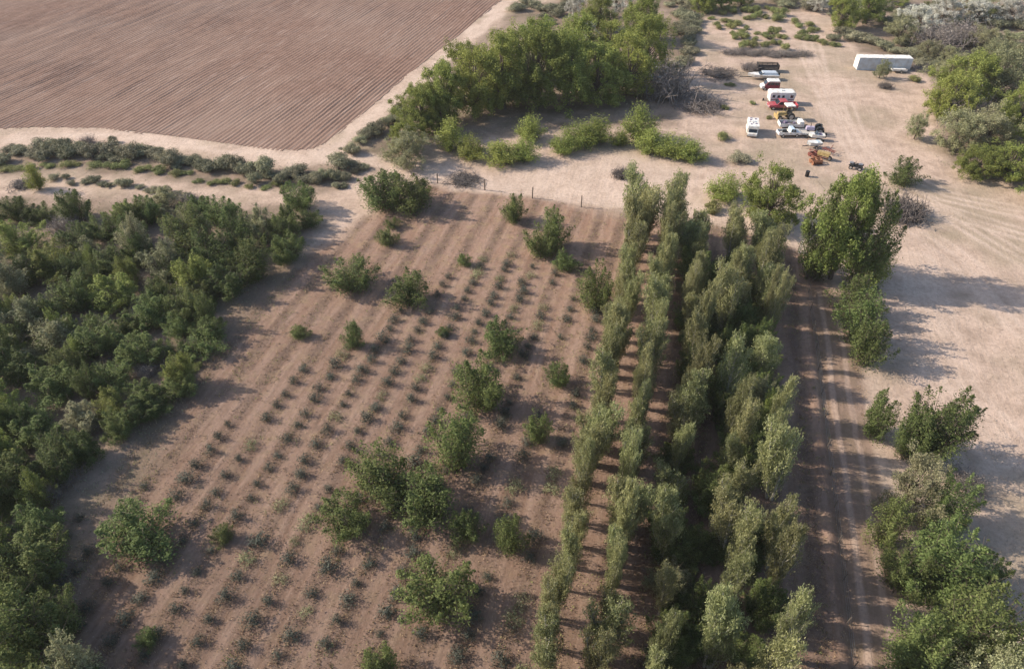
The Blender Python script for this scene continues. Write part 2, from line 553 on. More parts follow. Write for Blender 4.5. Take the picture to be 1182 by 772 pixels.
class Leaves:
    def __init__(s): s.v, s.n = [], 0
    def add(s, pts, size, rg, up=0.0, narrow=0.55, out=None, bias=1.3):
        n = len(pts)
        a = rg.normal(size=(n, 3)); a[:, 2] += up * np.sign(a[:, 2]) * 2
        a /= np.linalg.norm(a, axis=1)[:, None]
        r = rg.normal(size=(n, 3))
        if out is not None:            # leaves mostly face out of the clump they grow on
            o = out / (np.linalg.norm(out, axis=1)[:, None] + 1e-6)
            r = r * .6 + o * bias
            a = np.cross(r, a); a /= np.linalg.norm(a, axis=1)[:, None] + 1e-9
        b = np.cross(a, r); b /= np.linalg.norm(b, axis=1)[:, None] + 1e-9
        L = size * LEAF_K * rg.uniform(.6, 1.35, n)[:, None]
        W = L * narrow
        s.v.append(np.stack([pts - a * L * .5, pts + b * W * .5, pts + a * L * .5, pts - b * W * .5], 1).reshape(-1, 3))
        s.n += n
    def mesh(s, name, m):
        V = np.concatenate(s.v)
        F = np.arange(s.n * 4).reshape(-1, 4)
        return mesh_np(name, V, F, m)

class Tubes:
    def __init__(s): s.V, s.F, s.k = [], [], 0
    def add(s, pts, radii, sides=4):
        pts = [Vector(p) for p in pts]
        rings = []
        for i, p in enumerate(pts):
            d = (pts[min(i + 1, len(pts) - 1)] - pts[max(i - 1, 0)])
            d = d.normalized() if d.length > 1e-6 else Vector((0, 0, 1))
            q = d.to_track_quat('Z', 'Y')
            for j in range(sides):
                a = 2 * math.pi * j / sides
                s.V.append(p + q @ Vector((math.cos(a) * radii[i], math.sin(a) * radii[i], 0)))
        for i in range(len(pts) - 1):
            for j in range(sides):
                A = s.k + i * sides
                s.F.append((A + j, A + (j + 1) % sides, A + sides + (j + 1) % sides, A + sides + j))
        s.k += len(pts) * sides
    def mesh(s, name, m):
        return mesh_np(name, [tuple(v) for v in s.V], s.F, m, smooth=True)

def shoots(seed, H, Rr, n, leaves, leaf, lmat, wood, start=.18, spread=.22, flare=.75, lowmin=.35, up=.25, narrow=.5, base=.12, wr=.03, lower=.0):
    """multi-stemmed shrub: curved shoots from the base, leaves along each"""
    rg = np.random.default_rng(seed)
    T, Lf = Tubes(), Leaves()
    per = max(4, int(leaves * LEAF_N) // n)
    T.add([(0, 0, -.1), (0, 0, .12 * H)], [base * Rr * 1.2, base * Rr * .5], 6)
    lob = rg.uniform(.72, 1.18, 7)
    for i in range(n):
        th = rg.uniform(0, 2 * math.pi)
        lo = lob[int(th / (2 * math.pi) * 7) % 7]
        r = Rr * math.sqrt(rg.uniform(0.0, 1)) * lo
        top = H * (1 - .42 * (r / Rr) ** 2) * rg.uniform(.78, 1.04)
        if r > .45 * Rr:
            top *= rg.uniform(lowmin, 1)
        bx, by = rg.normal(0, base * Rr, 2)
        t = np.linspace(0, 1, 5)
        px = bx + (r * math.cos(th) - bx) * t ** flare
        py = by + (r * math.sin(th) - by) * t ** flare
        pz = top * t
        if i < 26:
            T.add(np.stack([px, py, pz], 1), [wr * H / 4 * (1 - .8 * q) for q in t], 3)
        m = int(per * rg.uniform(.5, 1.5))
        tt = start + (1 - start) * rg.random(m) ** .6
        cl = spread * (.55 + .75 * tt)[:, None]
        P = np.stack([bx + (r * math.cos(th) - bx) * tt ** flare, by + (r * math.sin(th) - by) * tt ** flare, top * tt], 1)
        P = P + rg.normal(size=(m, 3)) * cl
        P[:, 2] = np.maximum(P[:, 2], lower + .05)
        Lf.add(P, leaf, rg, up, narrow, out=P - np.array([0, 0, H * .3]), bias=.8)
    return T.mesh("stem", wood), Lf.mesh("foliage", lmat)

def plume(seed, H, Rr, n, leaves, leaf, lmat, wood, lowmin=.45, fat=.36, flare=.8, dead=0):
    """upright ragged crown: separate flame-shaped sprays of leaves on stems that fan out from the base"""
    rg = np.random.default_rng(seed)
    T, Lf = Tubes(), Leaves()
    per = int(leaves * LEAF_N) // n
    lob = rg.uniform(.6, 1.25, 6)
    for i in range(n + dead):
        th = rg.uniform(0, 6.283)
        r = Rr * math.sqrt(rg.uniform(0, 1)) * lob[int(th / 6.2832 * 6) % 6]
        top = H * (1 - .30 * (r / Rr) ** 2) * rg.uniform(.72, 1.06)
        if r > .5 * Rr: top *= rg.uniform(lowmin, 1)
        bx, by = rg.normal(0, .16 * Rr, 2)
        ex, ey = r * math.cos(th), r * math.sin(th)
        ax = lambda t: np.stack([bx + (ex - bx) * t ** flare, by + (ey - by) * t ** flare, top * t + .25 * math.sin(i) * t * (1 - t)], 1)
        t5 = np.linspace(0, 1, 5)
        T.add(ax(t5), [.035 * H / 5 * (1 - .85 * q) for q in t5], 4)
        for k in range(4):
            q = rg.uniform(.35, .95)
            p0 = ax(np.array([q]))[0]
            T.add([p0, p0 + rg.normal(0, .2 * Rr, 3) * np.array([1, 1, .4]) + np.array([0, 0, .12 * H])], [.014, .005], 3)
        if i >= n: continue
        m = int(per * rg.uniform(.35, 1.7))
        t = .14 + .88 * rg.random(m) ** .75
        w = fat * Rr * rg.uniform(.7, 1.3) * np.sin(math.pi * np.clip(t * .86 + .12, 0, 1)) ** .8
        d = rg.normal(size=(m, 3)); d /= np.linalg.norm(d, axis=1)[:, None]
        P = ax(t) + d * (w * rg.random(m) ** .55)[:, None] * np.array([1, 1, 1.4])
        g = np.sin(P[:, 0] * 4.1 + i) + np.sin(P[:, 1] * 3.7 + 2 * i) + np.sin(P[:, 2] * 3.3 + 3 * i)      # holes between twigs
        P = P[g > -1.15]
        P[:, 2] = np.maximum(P[:, 2], .05)
        dd = P - ax(np.clip(P[:, 2] / max(top, .1), 0, 1) * .85)
        Lf.add(P, leaf, rg, .6, .5, out=dd, bias=.9)
    return T.mesh("trunk", wood), Lf.mesh("crown", lmat)

def dome(seed, H, Rr, lumps, leaves, leaf, lmat, wood):
    """rounded shrub: dense lumps of leaves over a short woody base"""
    rg = np.random.default_rng(seed)
    T, Lf = Tubes(), Leaves()
    per = int(leaves * LEAF_N) // lumps
    for i in range(lumps):
        th, r = rg.uniform(0, 6.283), Rr * .68 * math.sqrt(rg.random())
        c = np.array([r * math.cos(th), r * math.sin(th), H * (.62 - .34 * (r / Rr) ** 2) * rg.uniform(.6, 1.1)])
        cr = np.array([1, 1, .85]) * Rr * rg.uniform(.22, .40)
        T.add([(0, 0, -.05), c * np.array([.6, .6, .5]), c], [.05, .035, .015], 3)
        d = rg.normal(size=(per, 3)); d /= np.linalg.norm(d, axis=1)[:, None]
        P = c + d * cr * (rg.uniform(.72, 1.12, per))[:, None]
        k = rg.random(per) < .12
        P[k] += d[k] * Rr * .12
        P[:, 2] = np.maximum(P[:, 2], .05)
        Lf.add(P, leaf, rg, .2, .5, out=P - c)
    return T.mesh("stem", wood), Lf.mesh("foliage", lmat)

def big_tree(seed, H, Rr, clumps, leaves, leaf, lmat, wood, trunk=.35, crown0=.25, gap=.0, up=.0):
    """trunk with limbs carrying clumps of leaves in an uneven crown"""
    rg = np.random.default_rng(seed)
    T, Lf = Tubes(), Leaves()
    lean = rg.normal(0, .05 * H, 2)
    T.add([(0, 0, -.2), (lean[0] * .3, lean[1] * .3, H * .2), (lean[0] * .7, lean[1] * .7, H * .45), (lean[0], lean[1], H * .8)], [trunk, trunk * .8, trunk * .55, trunk * .12], 6)
    per = int(leaves * LEAF_N) // clumps
    lob = rg.uniform(.65, 1.2, 9)
    for i in range(clumps):
        z = rg.uniform(crown0, 1.0) ** .85
        prof = math.sin(math.pi * min(1, max(.0, (z - crown0 * .6) / (1.05 - crown0 * .6))) ** .75) ** .6
        th = rg.uniform(0, 2 * math.pi)
        r = Rr * prof * rg.uniform(.35, 1.0) * lob[int(th / (2 * math.pi) * 9) % 9]
        c = np.array([r * math.cos(th) + lean[0] * z, r * math.sin(th) + lean[1] * z, H * z * .96])
        t0 = rg.uniform(.15, .5)
        b0 = np.array([lean[0] * t0, lean[1] * t0, H * min(t0, z * .75)])
        mid = b0 + (c - b0) * .5 + np.array([0, 0, -.05 * H * rg.random()])
        T.add([b0, mid, c], [trunk * .32, trunk * .2, trunk * .05], 4)
        cr = Rr * rg.uniform(.20, .36)
        nsub = 5
        for k in range(nsub):
            sc = c + rg.normal(0, cr * .6, 3) * np.array([1, 1, .8])
            if rg.random() < .5:
                T.add([c, (c + sc) / 2 + np.array([0, 0, -.1]), sc], [trunk * .08, trunk * .05, trunk * .02], 3)
            m = int(per / nsub * rg.uniform(.5, 1.5))
            d = rg.normal(size=(m, 3)); d /= np.linalg.norm(d, axis=1)[:, None]
            P = sc + d * (cr * .55 * rg.random(m) ** .45)[:, None] * np.array([.9, .9, 1.35])
            P[:, 2] = np.maximum(P[:, 2], .15)
            Lf.add(P, leaf, rg, up, out=P - sc, bias=.8)
    return T.mesh("trunk", wood), Lf.mesh("crown", lmat)

def poplar(seed, H, Rr, lmat):
    """upright tree: one to three pale stems, steep branches ending in separate feathery spires"""
    rg = np.random.default_rng(seed)
    T, Lf = Tubes(), Leaves()
    for st in range(rg.integers(1, 4)):
        Hs = H * (1.0 if st == 0 else rg.uniform(.6, .9))
        off = rg.normal(0, .12, 2)
        lean = rg.normal(0, .05 * H, 2) + off * 3
        T.add([(off[0], off[1], -.2), (off[0] + lean[0] * .4, off[1] + lean[1] * .4, Hs * .4), (off[0] + lean[0], off[1] + lean[1], Hs * .97)], [.14, .10, .02], 6)
        nb = 34 if st == 0 else 20
        for i in range(nb):
            k = .05 + .85 * (i / nb) ** .9
            th = i * 2.4 + rg.normal(0, .5)
            prof = min(1.0, .55 + 1.5 * k) * (1 - .75 * max(0, (k - .35) / .65) ** 1.2)
            r = Rr * prof * rg.uniform(.4, 1.15)
            b = np.array([off[0] + lean[0] * k, off[1] + lean[1] * k, Hs * k])
            e = b + np.array([r * math.cos(th), r * math.sin(th), r * rg.uniform(1.5, 2.6) + .3])
            e[2] = min(e[2], Hs * rg.uniform(.93, 1.02))
            T.add([b, b + (e - b) * np.array([.65, .65, .45]), e], [.035, .025, .006], 3)
            m = int(112 * LEAF_N * rg.uniform(.3, 1.6) * (.55 + .45 * prof) * min(1, .25 + 2.2 * k))
            t = .15 + .85 * rg.random(m) ** .8
            sp = (.09 + .14 * (1 - np.abs(2 * t - 1.05)))[:, None]
            P = b + (e - b) * np.stack([t ** .8, t ** .8, t ** 1.1], 1) + rg.normal(size=(m, 3)) * sp * np.array([1, 1, 1.5])
            P[:, 2] = np.maximum(P[:, 2], .1)
            Lf.add(P, .27, rg, 1.3, .30)
    return T.mesh("trunk", PALEBARK), Lf.mesh("crown", lmat)

def twigs(seed, H, Rr, n, wood, wr=.022, flat=.55):
    """bare dry shrub or heap of dead branches: one tangle"""
    rg = np.random.default_rng(seed)
    T = Tubes()
    for i in range(n):
        th = rg.uniform(0, 2 * math.pi)
        b = rg.normal(0, .38 * Rr, 2)
        r = Rr * rg.uniform(.2, .8)
        top = H * rg.uniform(.25, 1.0)
        p = [np.array([b[0], b[1], 0.0]), np.array([b[0] + r * .45 * math.cos(th), b[1] + r * .45 * math.sin(th), top * .62]),
             np.array([b[0] + r * math.cos(th), b[1] + r * math.sin(th), top * rg.uniform(flat, 1)])]
        T.add(p, [wr * 1.3, wr, wr * .5], 3)
        for k in range(3):
            t = rg.uniform(.35, .9)
            q = p[1] + (p[2] - p[1]) * t
            T.add([q, q + rg.normal(0, .16 * Rr, 3) + np.array([0, 0, .1 * H])], [wr * .7, wr * .35], 3)
    return T

LM = {
    "green": leaf_mat("green_leaf", (0.062, 0.088, 0.026), (0.20, 0.235, 0.08), trans=.42, hue=.015, val=.4),
    "mid": leaf_mat("mid_leaf", (0.12, 0.15, 0.034), (0.31, 0.345, 0.10), trans=.42, hue=.015),
    "bright": leaf_mat("bright_leaf", (0.14, 0.17, 0.036), (0.34, 0.37, 0.105), val=.3, trans=.42, hue=.015),
    "poplar": leaf_mat("poplar_leaf", (0.145, 0.155, 0.06), (0.37, 0.365, 0.18), val=.5, trans=.40, hue=.02),
    "olive": leaf_mat("olive_leaf", (0.17, 0.175, 0.085), (0.36, 0.345, 0.20), trans=.35),
    "sage": leaf_mat("sage_leaf", (0.125, 0.128, 0.075), (0.34, 0.32, 0.205), trans=.2, val=.6),
    "silver": leaf_mat("silver_leaf", (0.34, 0.335, 0.275), (0.64, 0.62, 0.54), trans=.25),
    "weed": leaf_mat("weed_leaf", (0.13, 0.15, 0.05), (0.30, 0.305, 0.12), trans=.25),
    "seedling": leaf_mat("seedling_leaf", (0.038, 0.044, 0.034), (0.105, 0.112, 0.085), trans=.1),
    "dry": leaf_mat("dry_leaf", (0.22, 0.185, 0.155), (0.42, 0.37, 0.32), trans=.15),
}

PROTO = {}      # species -> list of (H, R, [(part name, mesh), ...])
def reg(sp, H, Rr, parts):
    PROTO.setdefault(sp, []).append((H, Rr, parts))

for k in range(6):
    a, b = plume(100 + k, 4.6, 2.1, (26, 34, 42)[k % 3], 6000, .19, LM["green"], BARK, lowmin=.6, fat=.42, dead=k % 3 * 2)
    reg("bush", 4.6, 2.1, [("trunk", a), ("crown", b)])
for k in range(8):
    a, b = plume(150 + k, 6.6, 2.5, (22, 30, 38, 26)[k % 4], 10500, .185, LM["green" if k < 5 else "mid" if k < 7 else "olive"], BARK, lowmin=.5, dead=(k % 4) * 2)
    reg("grove", 6.6, 2.5, [("trunk", a), ("crown", b)])
for k in range(3):
    a, b = shoots(200 + k, 3.4, 1.7, 80, 3800, .2, LM["bright"], BARK, flare=.85, spread=.15, up=.5, narrow=.4)
    reg("willow", 3.4, 1.7, [("stem", a), ("foliage", b)])
for k in range(4):
    a, b = big_tree(300 + k, 12, 5.0, 46, 15000, .34, LM["bright"] if k < 2 else LM["mid"], BARK, trunk=.38, crown0=.12)
    reg("cottonwood", 12, 5.0, [("trunk", a), ("crown", b)])
for k in range(3):
    a, b = big_tree(340 + k, 9, 4.0, 40, 9500, .28, LM["olive"], BARK, trunk=.25, crown0=.1)
    reg("olive", 9, 4.0, [("trunk", a), ("crown", b)])
for k in range(2):
    a, b = big_tree(360 + k, 8, 3.6, 36, 8000, .26, LM["silver"], BARK, trunk=.22, crown0=.08)
    reg("silver", 8, 3.6, [("trunk", a), ("crown", b)])
for k in range(5):
    a, b = poplar(400 + k, 9, 1.25, LM["poplar"])
    reg("poplar", 9, 1.5, [("trunk", a), ("crown", b)])
for k in range(4):
    a, b = dome(500 + k, 1.9, 1.4, 16, 2300, .17, LM["sage"], DEADWOOD)
    reg("sage", 1.9, 1.4, [("stem", a), ("foliage", b)])
for k in range(3):
    a, b = dome(550 + k, 1.2, 1.2, 13, 1500, .16, LM["weed"], BARK)
    reg("weed", 1.2, 1.2, [("stem", a), ("foliage", b)])
for k in range(2):
    a, b = shoots(580 + k, 2.0, 1.7, 60, 1100, .14, LM["dry"], DEADWOOD, flare=.7, spread=.2, lowmin=.4)
    T = twigs(590 + k, 2.0, 1.8, 170, DEADWOOD)
    reg("bare", 2.0, 1.7, [("stem", T.mesh("stem", DEADWOOD)), ("foliage", b)])
for k in range(2):
    reg("heap", 1.1, 1.8, [(None, twigs(600 + k, 1.1, 1.9, 260, DARKWOOD, wr=.03, flat=.2).mesh("dead_branch_heap", DARKWOOD if k else DEADWOOD))])
for k in range(5):
    a, b = shoots(650 + k, .95, .5, 30, 330, .15, LM["seedling"], BARK, flare=.8, spread=.07, lowmin=.5, up=.7, narrow=.28, wr=.06)
    reg("seedling", .95, .5, [(None, b)])
for k in range(1):
    a, b = shoots(670 + k, .85, .5, 26, 230, .15, LM[("olive", "weed")[k]], BARK, flare=.8, spread=.09, lowmin=.4, up=.5, narrow=.3, wr=.06)
    reg("seedling", .95, .5, [(None, b)])

CAT = {"bush": ("bushy_tree", "tree"), "grove": ("bushy_tree", "tree"), "willow": ("willow_shrub", "shrub"), "cottonwood": ("cottonwood_tree", "tree"), "olive": ("olive_tree", "tree"),
       "silver": ("silver_tree", "tree"), "poplar": ("poplar_tree", "tree"), "sage": ("sagebrush", "shrub"), "weed": ("green_shrub", "shrub"), "bare": ("bare_shrub", "shrub"),
       "heap": ("branch_heap", "brush pile"), "seedling": ("seedling_shrub", "seedling")}

def plant_at(sp, x, y, Hm, Wm, label, group=None, variant=None, rz=None):
    """one plant: an Empty with its parts, or one mesh; copies share mesh data"""
    ps = PROTO[sp]
    H, Rr, parts = ps[random.randrange(len(ps)) if variant is None else variant % len(ps)]
    z = float(hgt(np.array(x), np.array(y))) - 0.03
    sc = (Wm / 2 / Rr, Wm / 2 / Rr, Hm / H)
    name, cat = CAT[sp]
    rz = random.uniform(0, 6.28) if rz is None else rz
    if parts[0][0] is None:
        o = link(bpy.data.objects.new(name, parts[0][1]))
    else:
        o = bpy.data.objects.new(name, None)
        o.empty_display_size = .3
        link(o)
        for nm, me in parts:
            link(bpy.data.objects.new(nm, me), o)
    o.location, o.rotation_euler, o.scale = (x, y, z), (0, 0, rz), sc
    return tag(o, label, cat, group)

def plant_px(sp, px, yb, yt, w, label, group=None, variant=None, hk=1.0, sink=.36, wk=1.0):
    px = px - (px - CX) / (1333 - yb) * (yb - yt) * .55      # a tall plant leans away from the nadir
    x, y = G0(px, yb)
    Wm = w * depth(yb) / FPX
    d = math.hypot(x, y)
    y2 = y + sink * Wm
    x2 = x * y2 / y
    Hm = max(.5, top_height(y2 + .15 * Wm, yt)) * hk
    if sp in ('cottonwood', 'olive', 'silver'): Hm, wk = Hm * .93, wk * .86      # their outer sprays reach past the nominal crown
    return plant_at(sp, x2, y2, Hm, Wm * wk * 1.06, label, group, variant)

ONES = "first second third fourth fifth sixth seventh eighth ninth tenth eleventh twelfth thirteenth fourteenth fifteenth sixteenth seventeenth eighteenth nineteenth".split()
TENS = {2: ("twenty", "twentieth"), 3: ("thirty", "thirtieth"), 4: ("forty", "fortieth"), 5: ("fifty", "fiftieth"), 6: ("sixty", "sixtieth")}
def nth(n):
    if n < 20: return ONES[n - 1]
    a, b = TENS[n // 10]
    return b if n % 10 == 0 else a + "-" + ONES[n % 10 - 1]

# lone bushes of the planting ground, each with its own words
for sp, px, yb, yt, w, lab in [
    ("bush", 444, 248, 190, 58, "broad bright green bush at the planting's back corner beside the dirt road"),
    ("bush", 473, 253, 196, 60, "rounded green bush joined to the right side of the back corner bush"),
    ("olive", 465, 198, 146, 56, "grey-green loose-crowned tree just behind the planting's back corner bush"),
    ("bush", 593, 260, 219, 27, "slim upright green bush alone just inside the back wire fence"),
    ("bush", 640, 292, 234, 34, "taller loose green bush behind its twin near the back fence post"),
    ("bush", 626, 302, 250, 38, "dense green bush in front of its taller twin near the back fence"),
    ("bush", 652, 317, 286, 30, "low rounded green bush at the foot of the two twin bushes"),
    ("bush", 403, 345, 290, 54, "wide leafy green bush at the upper left corner of the seedling rows"),
    ("bush", 473, 360, 308, 50, "round leafy bush standing alone between the upper seedling rows"),
    ("bush", 445, 288, 262, 25, "small bright green bush up-row from the upper left corner bush"),
    ("bush", 453, 266, 248, 17, "tiny green bush just below the broad corner bush"),
    ("bush", 535, 309, 291, 17, "small dark green rounded bush alone in the upper middle of planting"),
    ("bush", 408, 406, 368, 25, "small upright bush alone among seedlings below the upper left bush"),
    ("bush", 578, 416, 366, 48, "pale loose leafy bush behind the three big middle bushes"),
    ("bush", 552, 484, 405, 62, "large rounded bush topmost of the chain of big middle bushes"),
    ("bush", 645, 451, 412, 28, "small oval bush alone left of the poplar row at mid height"),
    ("bush", 622, 516, 468, 28, "small dark bush standing in a shaded row near the poplars"),
    ("bush", 525, 555, 466, 62, "tall dense bush second from top in the chain of middle bushes"),
    ("bush", 442, 592, 506, 74, "spreading bright green bush leftmost of the close middle clump"),
    ("bush", 492, 620, 538, 74, "dark dense bush in the centre of the close middle clump"),
    ("bush", 397, 630, 566, 58, "rounded bush standing just left of and below the middle clump"),
    ("bush", 540, 630, 586, 38, "small dim bush at the right foot of the middle clump"),
    ("bush", 587, 647, 590, 38, "small shaded bush between the middle clump and the poplars"),
    ("bush", 505, 728, 640, 80, "big round dense bush alone at the near end of the rows"),
    ("bush", 257, 632, 605, 26, "small low green bush among the near seedlings right of a lone bush"),
    ("bush", 437, 800, 742, 44, "small green bush cut by the photo's bottom edge"),
    ("bush", 155, 657, 578, 84, "large lone rounded bush between the dark grove and the near seedlings"),
    ("bush", 235, 417, 376, 48, "pale green bush standing free off the grove's inner edge"),
    ("bush", 345, 396, 375, 22, "tiny green bush at the grove-side end of the seedling rows"),
    ("bush", 688, 364, 298, 40, "blue-green leafy bush pressed against the far poplar row"),
    ("bush", 170, 752, 725, 26, "small green bush at lower left in front of the lone rounded bush"),
    ("bush", 512, 391, 376, 16, "very small green bush in the row just right of mid planting"),
]:
    plant_px(sp, px, yb, yt, w * 1.15, lab, "bushes among the planting rows")

# dark grove on the left
GROVE = [(16, 262, 222, 44), (48, 262, 234, 40), (82, 264, 213, 44), (118, 282, 240, 40), (148, 272, 226, 44), (184, 252, 214, 46), (152, 305, 245, 44), (216, 300, 232, 56),
         (256, 272, 223, 52), (240, 322, 252, 62), (300, 288, 236, 46), (290, 332, 265, 52), (346, 252, 205, 48), (326, 286, 240, 42), (352, 268, 236, 34), (330, 310, 265, 46), (275, 300, 240, 48),
         (222, 348, 290, 54), (262, 352, 300, 56), (186, 332, 272, 54), (122, 325, 275, 54), (56, 332, 276, 62), (20, 302, 250, 56), (88, 300, 255, 46), (8, 352, 290, 58), (82, 372, 310, 64), (132, 366, 312, 62),
         (172, 388, 335, 58), (212, 380, 330, 46), (22, 402, 340, 64), (60, 420, 362, 64), (110, 424, 365, 62), (160, 432, 380, 58), (-10, 440, 370, 60), (205, 420, 385, 34),
         (18, 458, 400, 64), (62, 472, 415, 64), (122, 464, 410, 56), (168, 482, 436, 52), (206, 468, 428, 44), (150, 500, 460, 44),
         (38, 525, 466, 66), (96, 512, 462, 56), (-10, 510, 440, 60), (10, 590, 520, 66), (62, 568, 508, 54), (-15, 560, 490, 60), (-30, 330, 250, 60), (-30, 400, 320, 70),
         (28, 702, 612, 92), (6, 790, 668, 96), (64, 745, 672, 56), (76, 830, 730, 70), (-30, 680, 590, 90), (40, 640, 580, 60), (-60, 480, 380, 80), (-70, 620, 510, 90), (-60, 760, 640, 100), (20, 880, 760, 100)]
BANDS = [(290, "back rank"), (350, "second rank"), (430, "third rank"), (530, "fourth rank"), (2000, "nearest rank")]
rg_ = random.Random(12)
GP = [(-80, 250), (40, 240), (330, 225), (365, 265), (300, 330), (235, 410), (205, 480), (120, 540), (75, 600), (50, 700), (95, 860), (-120, 900)]
def in_poly(x, y, P):
    c = False
    for i in range(len(P)):
        (ax, ay), (bx, by) = P[i], P[i - 1]
        if (ay > y) != (by > y) and x < (bx - ax) * (y - ay) / (by - ay) + ax: c = not c
    return c
while len(GROVE) < 158:
    px, yb = rg_.uniform(-90, 370), rg_.uniform(255, 880)
    if in_poly(px, yb, GP) and (rg_.random() < 260 / yb):
        k = .55 + .45 * yb / 500
        GROVE.append((px, yb, yb - rg_.uniform(26, 58) * k, rg_.uniform(30, 50) * k))
items = sorted(GROVE)
cnt = {}
for px, yb, yt, w in items:
    bn = next(nm for lim, nm in BANDS if yb < lim)
    cnt[bn] = cnt.get(bn, 0) + 1
    plant_px("grove", px, yb, yt, w * 1.12, "green bushy tree, %s from the left in the %s of the left grove" % (nth(cnt[bn]), bn), "trees of the left grove")
plant_px("willow", 37, 222, 184, 22, "small leaning bright green tree alone between brush strip and left grove")

# poplar rows
ROWX = [(628, "first"), (692, "second"), (757, "third"), (826, "fourth"), (888, "fifth")]
for ri, (bx, rn) in enumerate(ROWX):
    u0 = us(*G0(bx, 772))[0]
    sfar = us(*G0([735, 769, 806, 848, 874][ri], [274, 274, 292, 298, 292][ri]))[1]
    s, n = sfar, 0
    while s > 13:
        n += 1
        u = u0 + random.uniform(-.4, .4) * (1 if ri < 2 else 1.6)
        x, y = inv_us(u, s)
        bushy = ri >= 2 and random.random() < (.0, .0, .25, .38, .42)[ri]
        if s < 60 and random.random() < (0.09 if ri < 2 else .10):
            s -= 2.2
            n -= 1
            continue
        h = random.uniform(5.4, 9.6) if ri < 2 else random.uniform(5.6, 9.6)
        if n <= 2: h = 8.9 if ri < 2 else 6.6
        lab = "%s from the road end of the %s poplar row from the seedlings" % (nth(n), rn)
        if bushy:
            plant_at("grove", x, y, random.uniform(3.2, 6.0), random.uniform(2.8, 4.4), "bushy dark tree, " + lab, "trees of the poplar rows")
        else:
            plant_at("poplar", x, y, h * 1.16, random.uniform(1.8, 3.7) * (1.35 if n <= 2 else 1), "slender pale poplar, " + lab, "trees of the poplar rows")
        s -= random.uniform(1.7, 2.5) if ri < 2 else random.uniform(1.9, 3.0)
rg_ = random.Random(31)
UG = []
while len(UG) < 38:
    yb = rg_.uniform(330, 800)
    k = (yb - 290) / 482
    px = rg_.uniform(800 - 55 * k, 872 + 12 * k)
    if all(abs(px - q[0]) + .6 * abs(yb - q[1]) > 22 for q in UG): UG.append((px, yb))
for i, (px, yb) in enumerate(sorted(UG)):
    plant_px("grove", px, yb, yb - rg_.uniform(34, 70), rg_.uniform(46, 66), "low dark green tree, %s from the left under the right-hand poplar rows" % nth(i + 1), "undergrowth trees between the poplar rows", variant=rg_.randrange(5))

# seedling rows
rowno = 0
for k in range(-5, 8):
    rowno += 1
    u = ROW_U0 + k * ROW_STEP
    far_y = {-5: 600, -4: 560, -3: 490, -2: 430, -1: 400, 0: 350, 1: 322, 2: 300, 3: 296, 4: 292, 5: 300, 6: 310, 7: 330}[k]
    xg = 863 + (220 + 52 * k - 863) * (far_y + 290) / 1045
    s = us(*G0(xg, far_y))[1]
    n = 0
    while s > 12.5:
        if random.random() > (.06 if k < 5 else .4):
            n += 1
            x, y = inv_us(u + random.gauss(0, .14), s + random.gauss(0, .15))
            sz = random.choice((.7, .85, .95, 1.0, 1.05, 1.2))
            hh = random.uniform(.9, 1.35) * sz
            plant_at("seedling", x, y, hh, random.uniform(1.2, 1.8) * sz, "small grey-green seedling, %s from the road end of the %s seedling row from the grove" % (nth(n), nth(rowno)), "seedlings planted in rows")
        s -= 1.82

# cottonwood stand behind the planting
STAND = [("cottonwood", 487, 160, 96, 60), ("cottonwood", 512, 150, 68, 58), ("cottonwood", 545, 142, 46, 76), ("cottonwood", 582, 134, 30, 76), ("cottonwood", 620, 132, 24, 80), ("cottonwood", 657, 130, 34, 76),
         ("cottonwood", 692, 126, 40, 88), ("cottonwood", 728, 116, 30, 70), ("cottonwood", 748, 98, 12, 56), ("cottonwood", 741, 52, -14, 52), ("cottonwood", 702, 84, 16, 60), ("cottonwood", 662, 88, 12, 58),
         ("cottonwood", 622, 92, 18, 60), ("cottonwood", 580, 98, 32, 58), ("cottonwood", 538, 108, 44, 54), ("cottonwood", 470, 178, 132, 46), ("cottonwood", 505, 160, 110, 48), ("cottonwood", 690, 40, -8, 48), ("olive", 560, 128, 60, 50), ("olive", 600, 118, 55, 50)]
fr = sorted([q for q in STAND if q[2] >= 110], key=lambda q: q[1])
bk = sorted([q for q in STAND if q[2] < 110], key=lambda q: q[1])
for nm, ls in (("front edge", fr), ("back edge", bk)):
    for i, (sp, px, yb, yt, w) in enumerate(ls):
        plant_px(sp, px, yb, yt, w * 1.08, "tall leafy tree, %s from the left along the %s of the big stand" % (nth(i + 1), nm), "trees of the big stand beyond the planting", sink=.25)
plant_px("silver", 664, 30, -8, 30, "pale silvery tree behind the big stand beside the field road")
plant_px("silver", 680, 48, 24, 26, "small whitish tree poking out between the big stand's crowns")
plant_px("silver", 712, 24, -14, 40, "grey silvery tree behind the rightmost crowns of the big stand")
plant_px("bare", 770, 120, 62, 66, "grey half-bare spreading tree at the right end of the big stand", hk=.9)
for i, (px, yb, yt, w) in enumerate([(520, 180, 133, 38), (543, 187, 152, 34), (577, 195, 158, 46), (606, 192, 155, 38), (612, 168, 130, 34), (652, 182, 150, 34), (668, 175, 136, 40), (690, 172, 132, 42), (716, 172, 148, 22),
                                      (739, 168, 118, 42), (752, 184, 146, 40), (780, 187, 150, 46), (800, 192, 160, 34)]):
    plant_px("willow", px, yb, yt, w * 1.1, "bright upright shrub, %s from the left in the row edging the pale track" % nth(i + 1), "upright shrubs along the pale track")
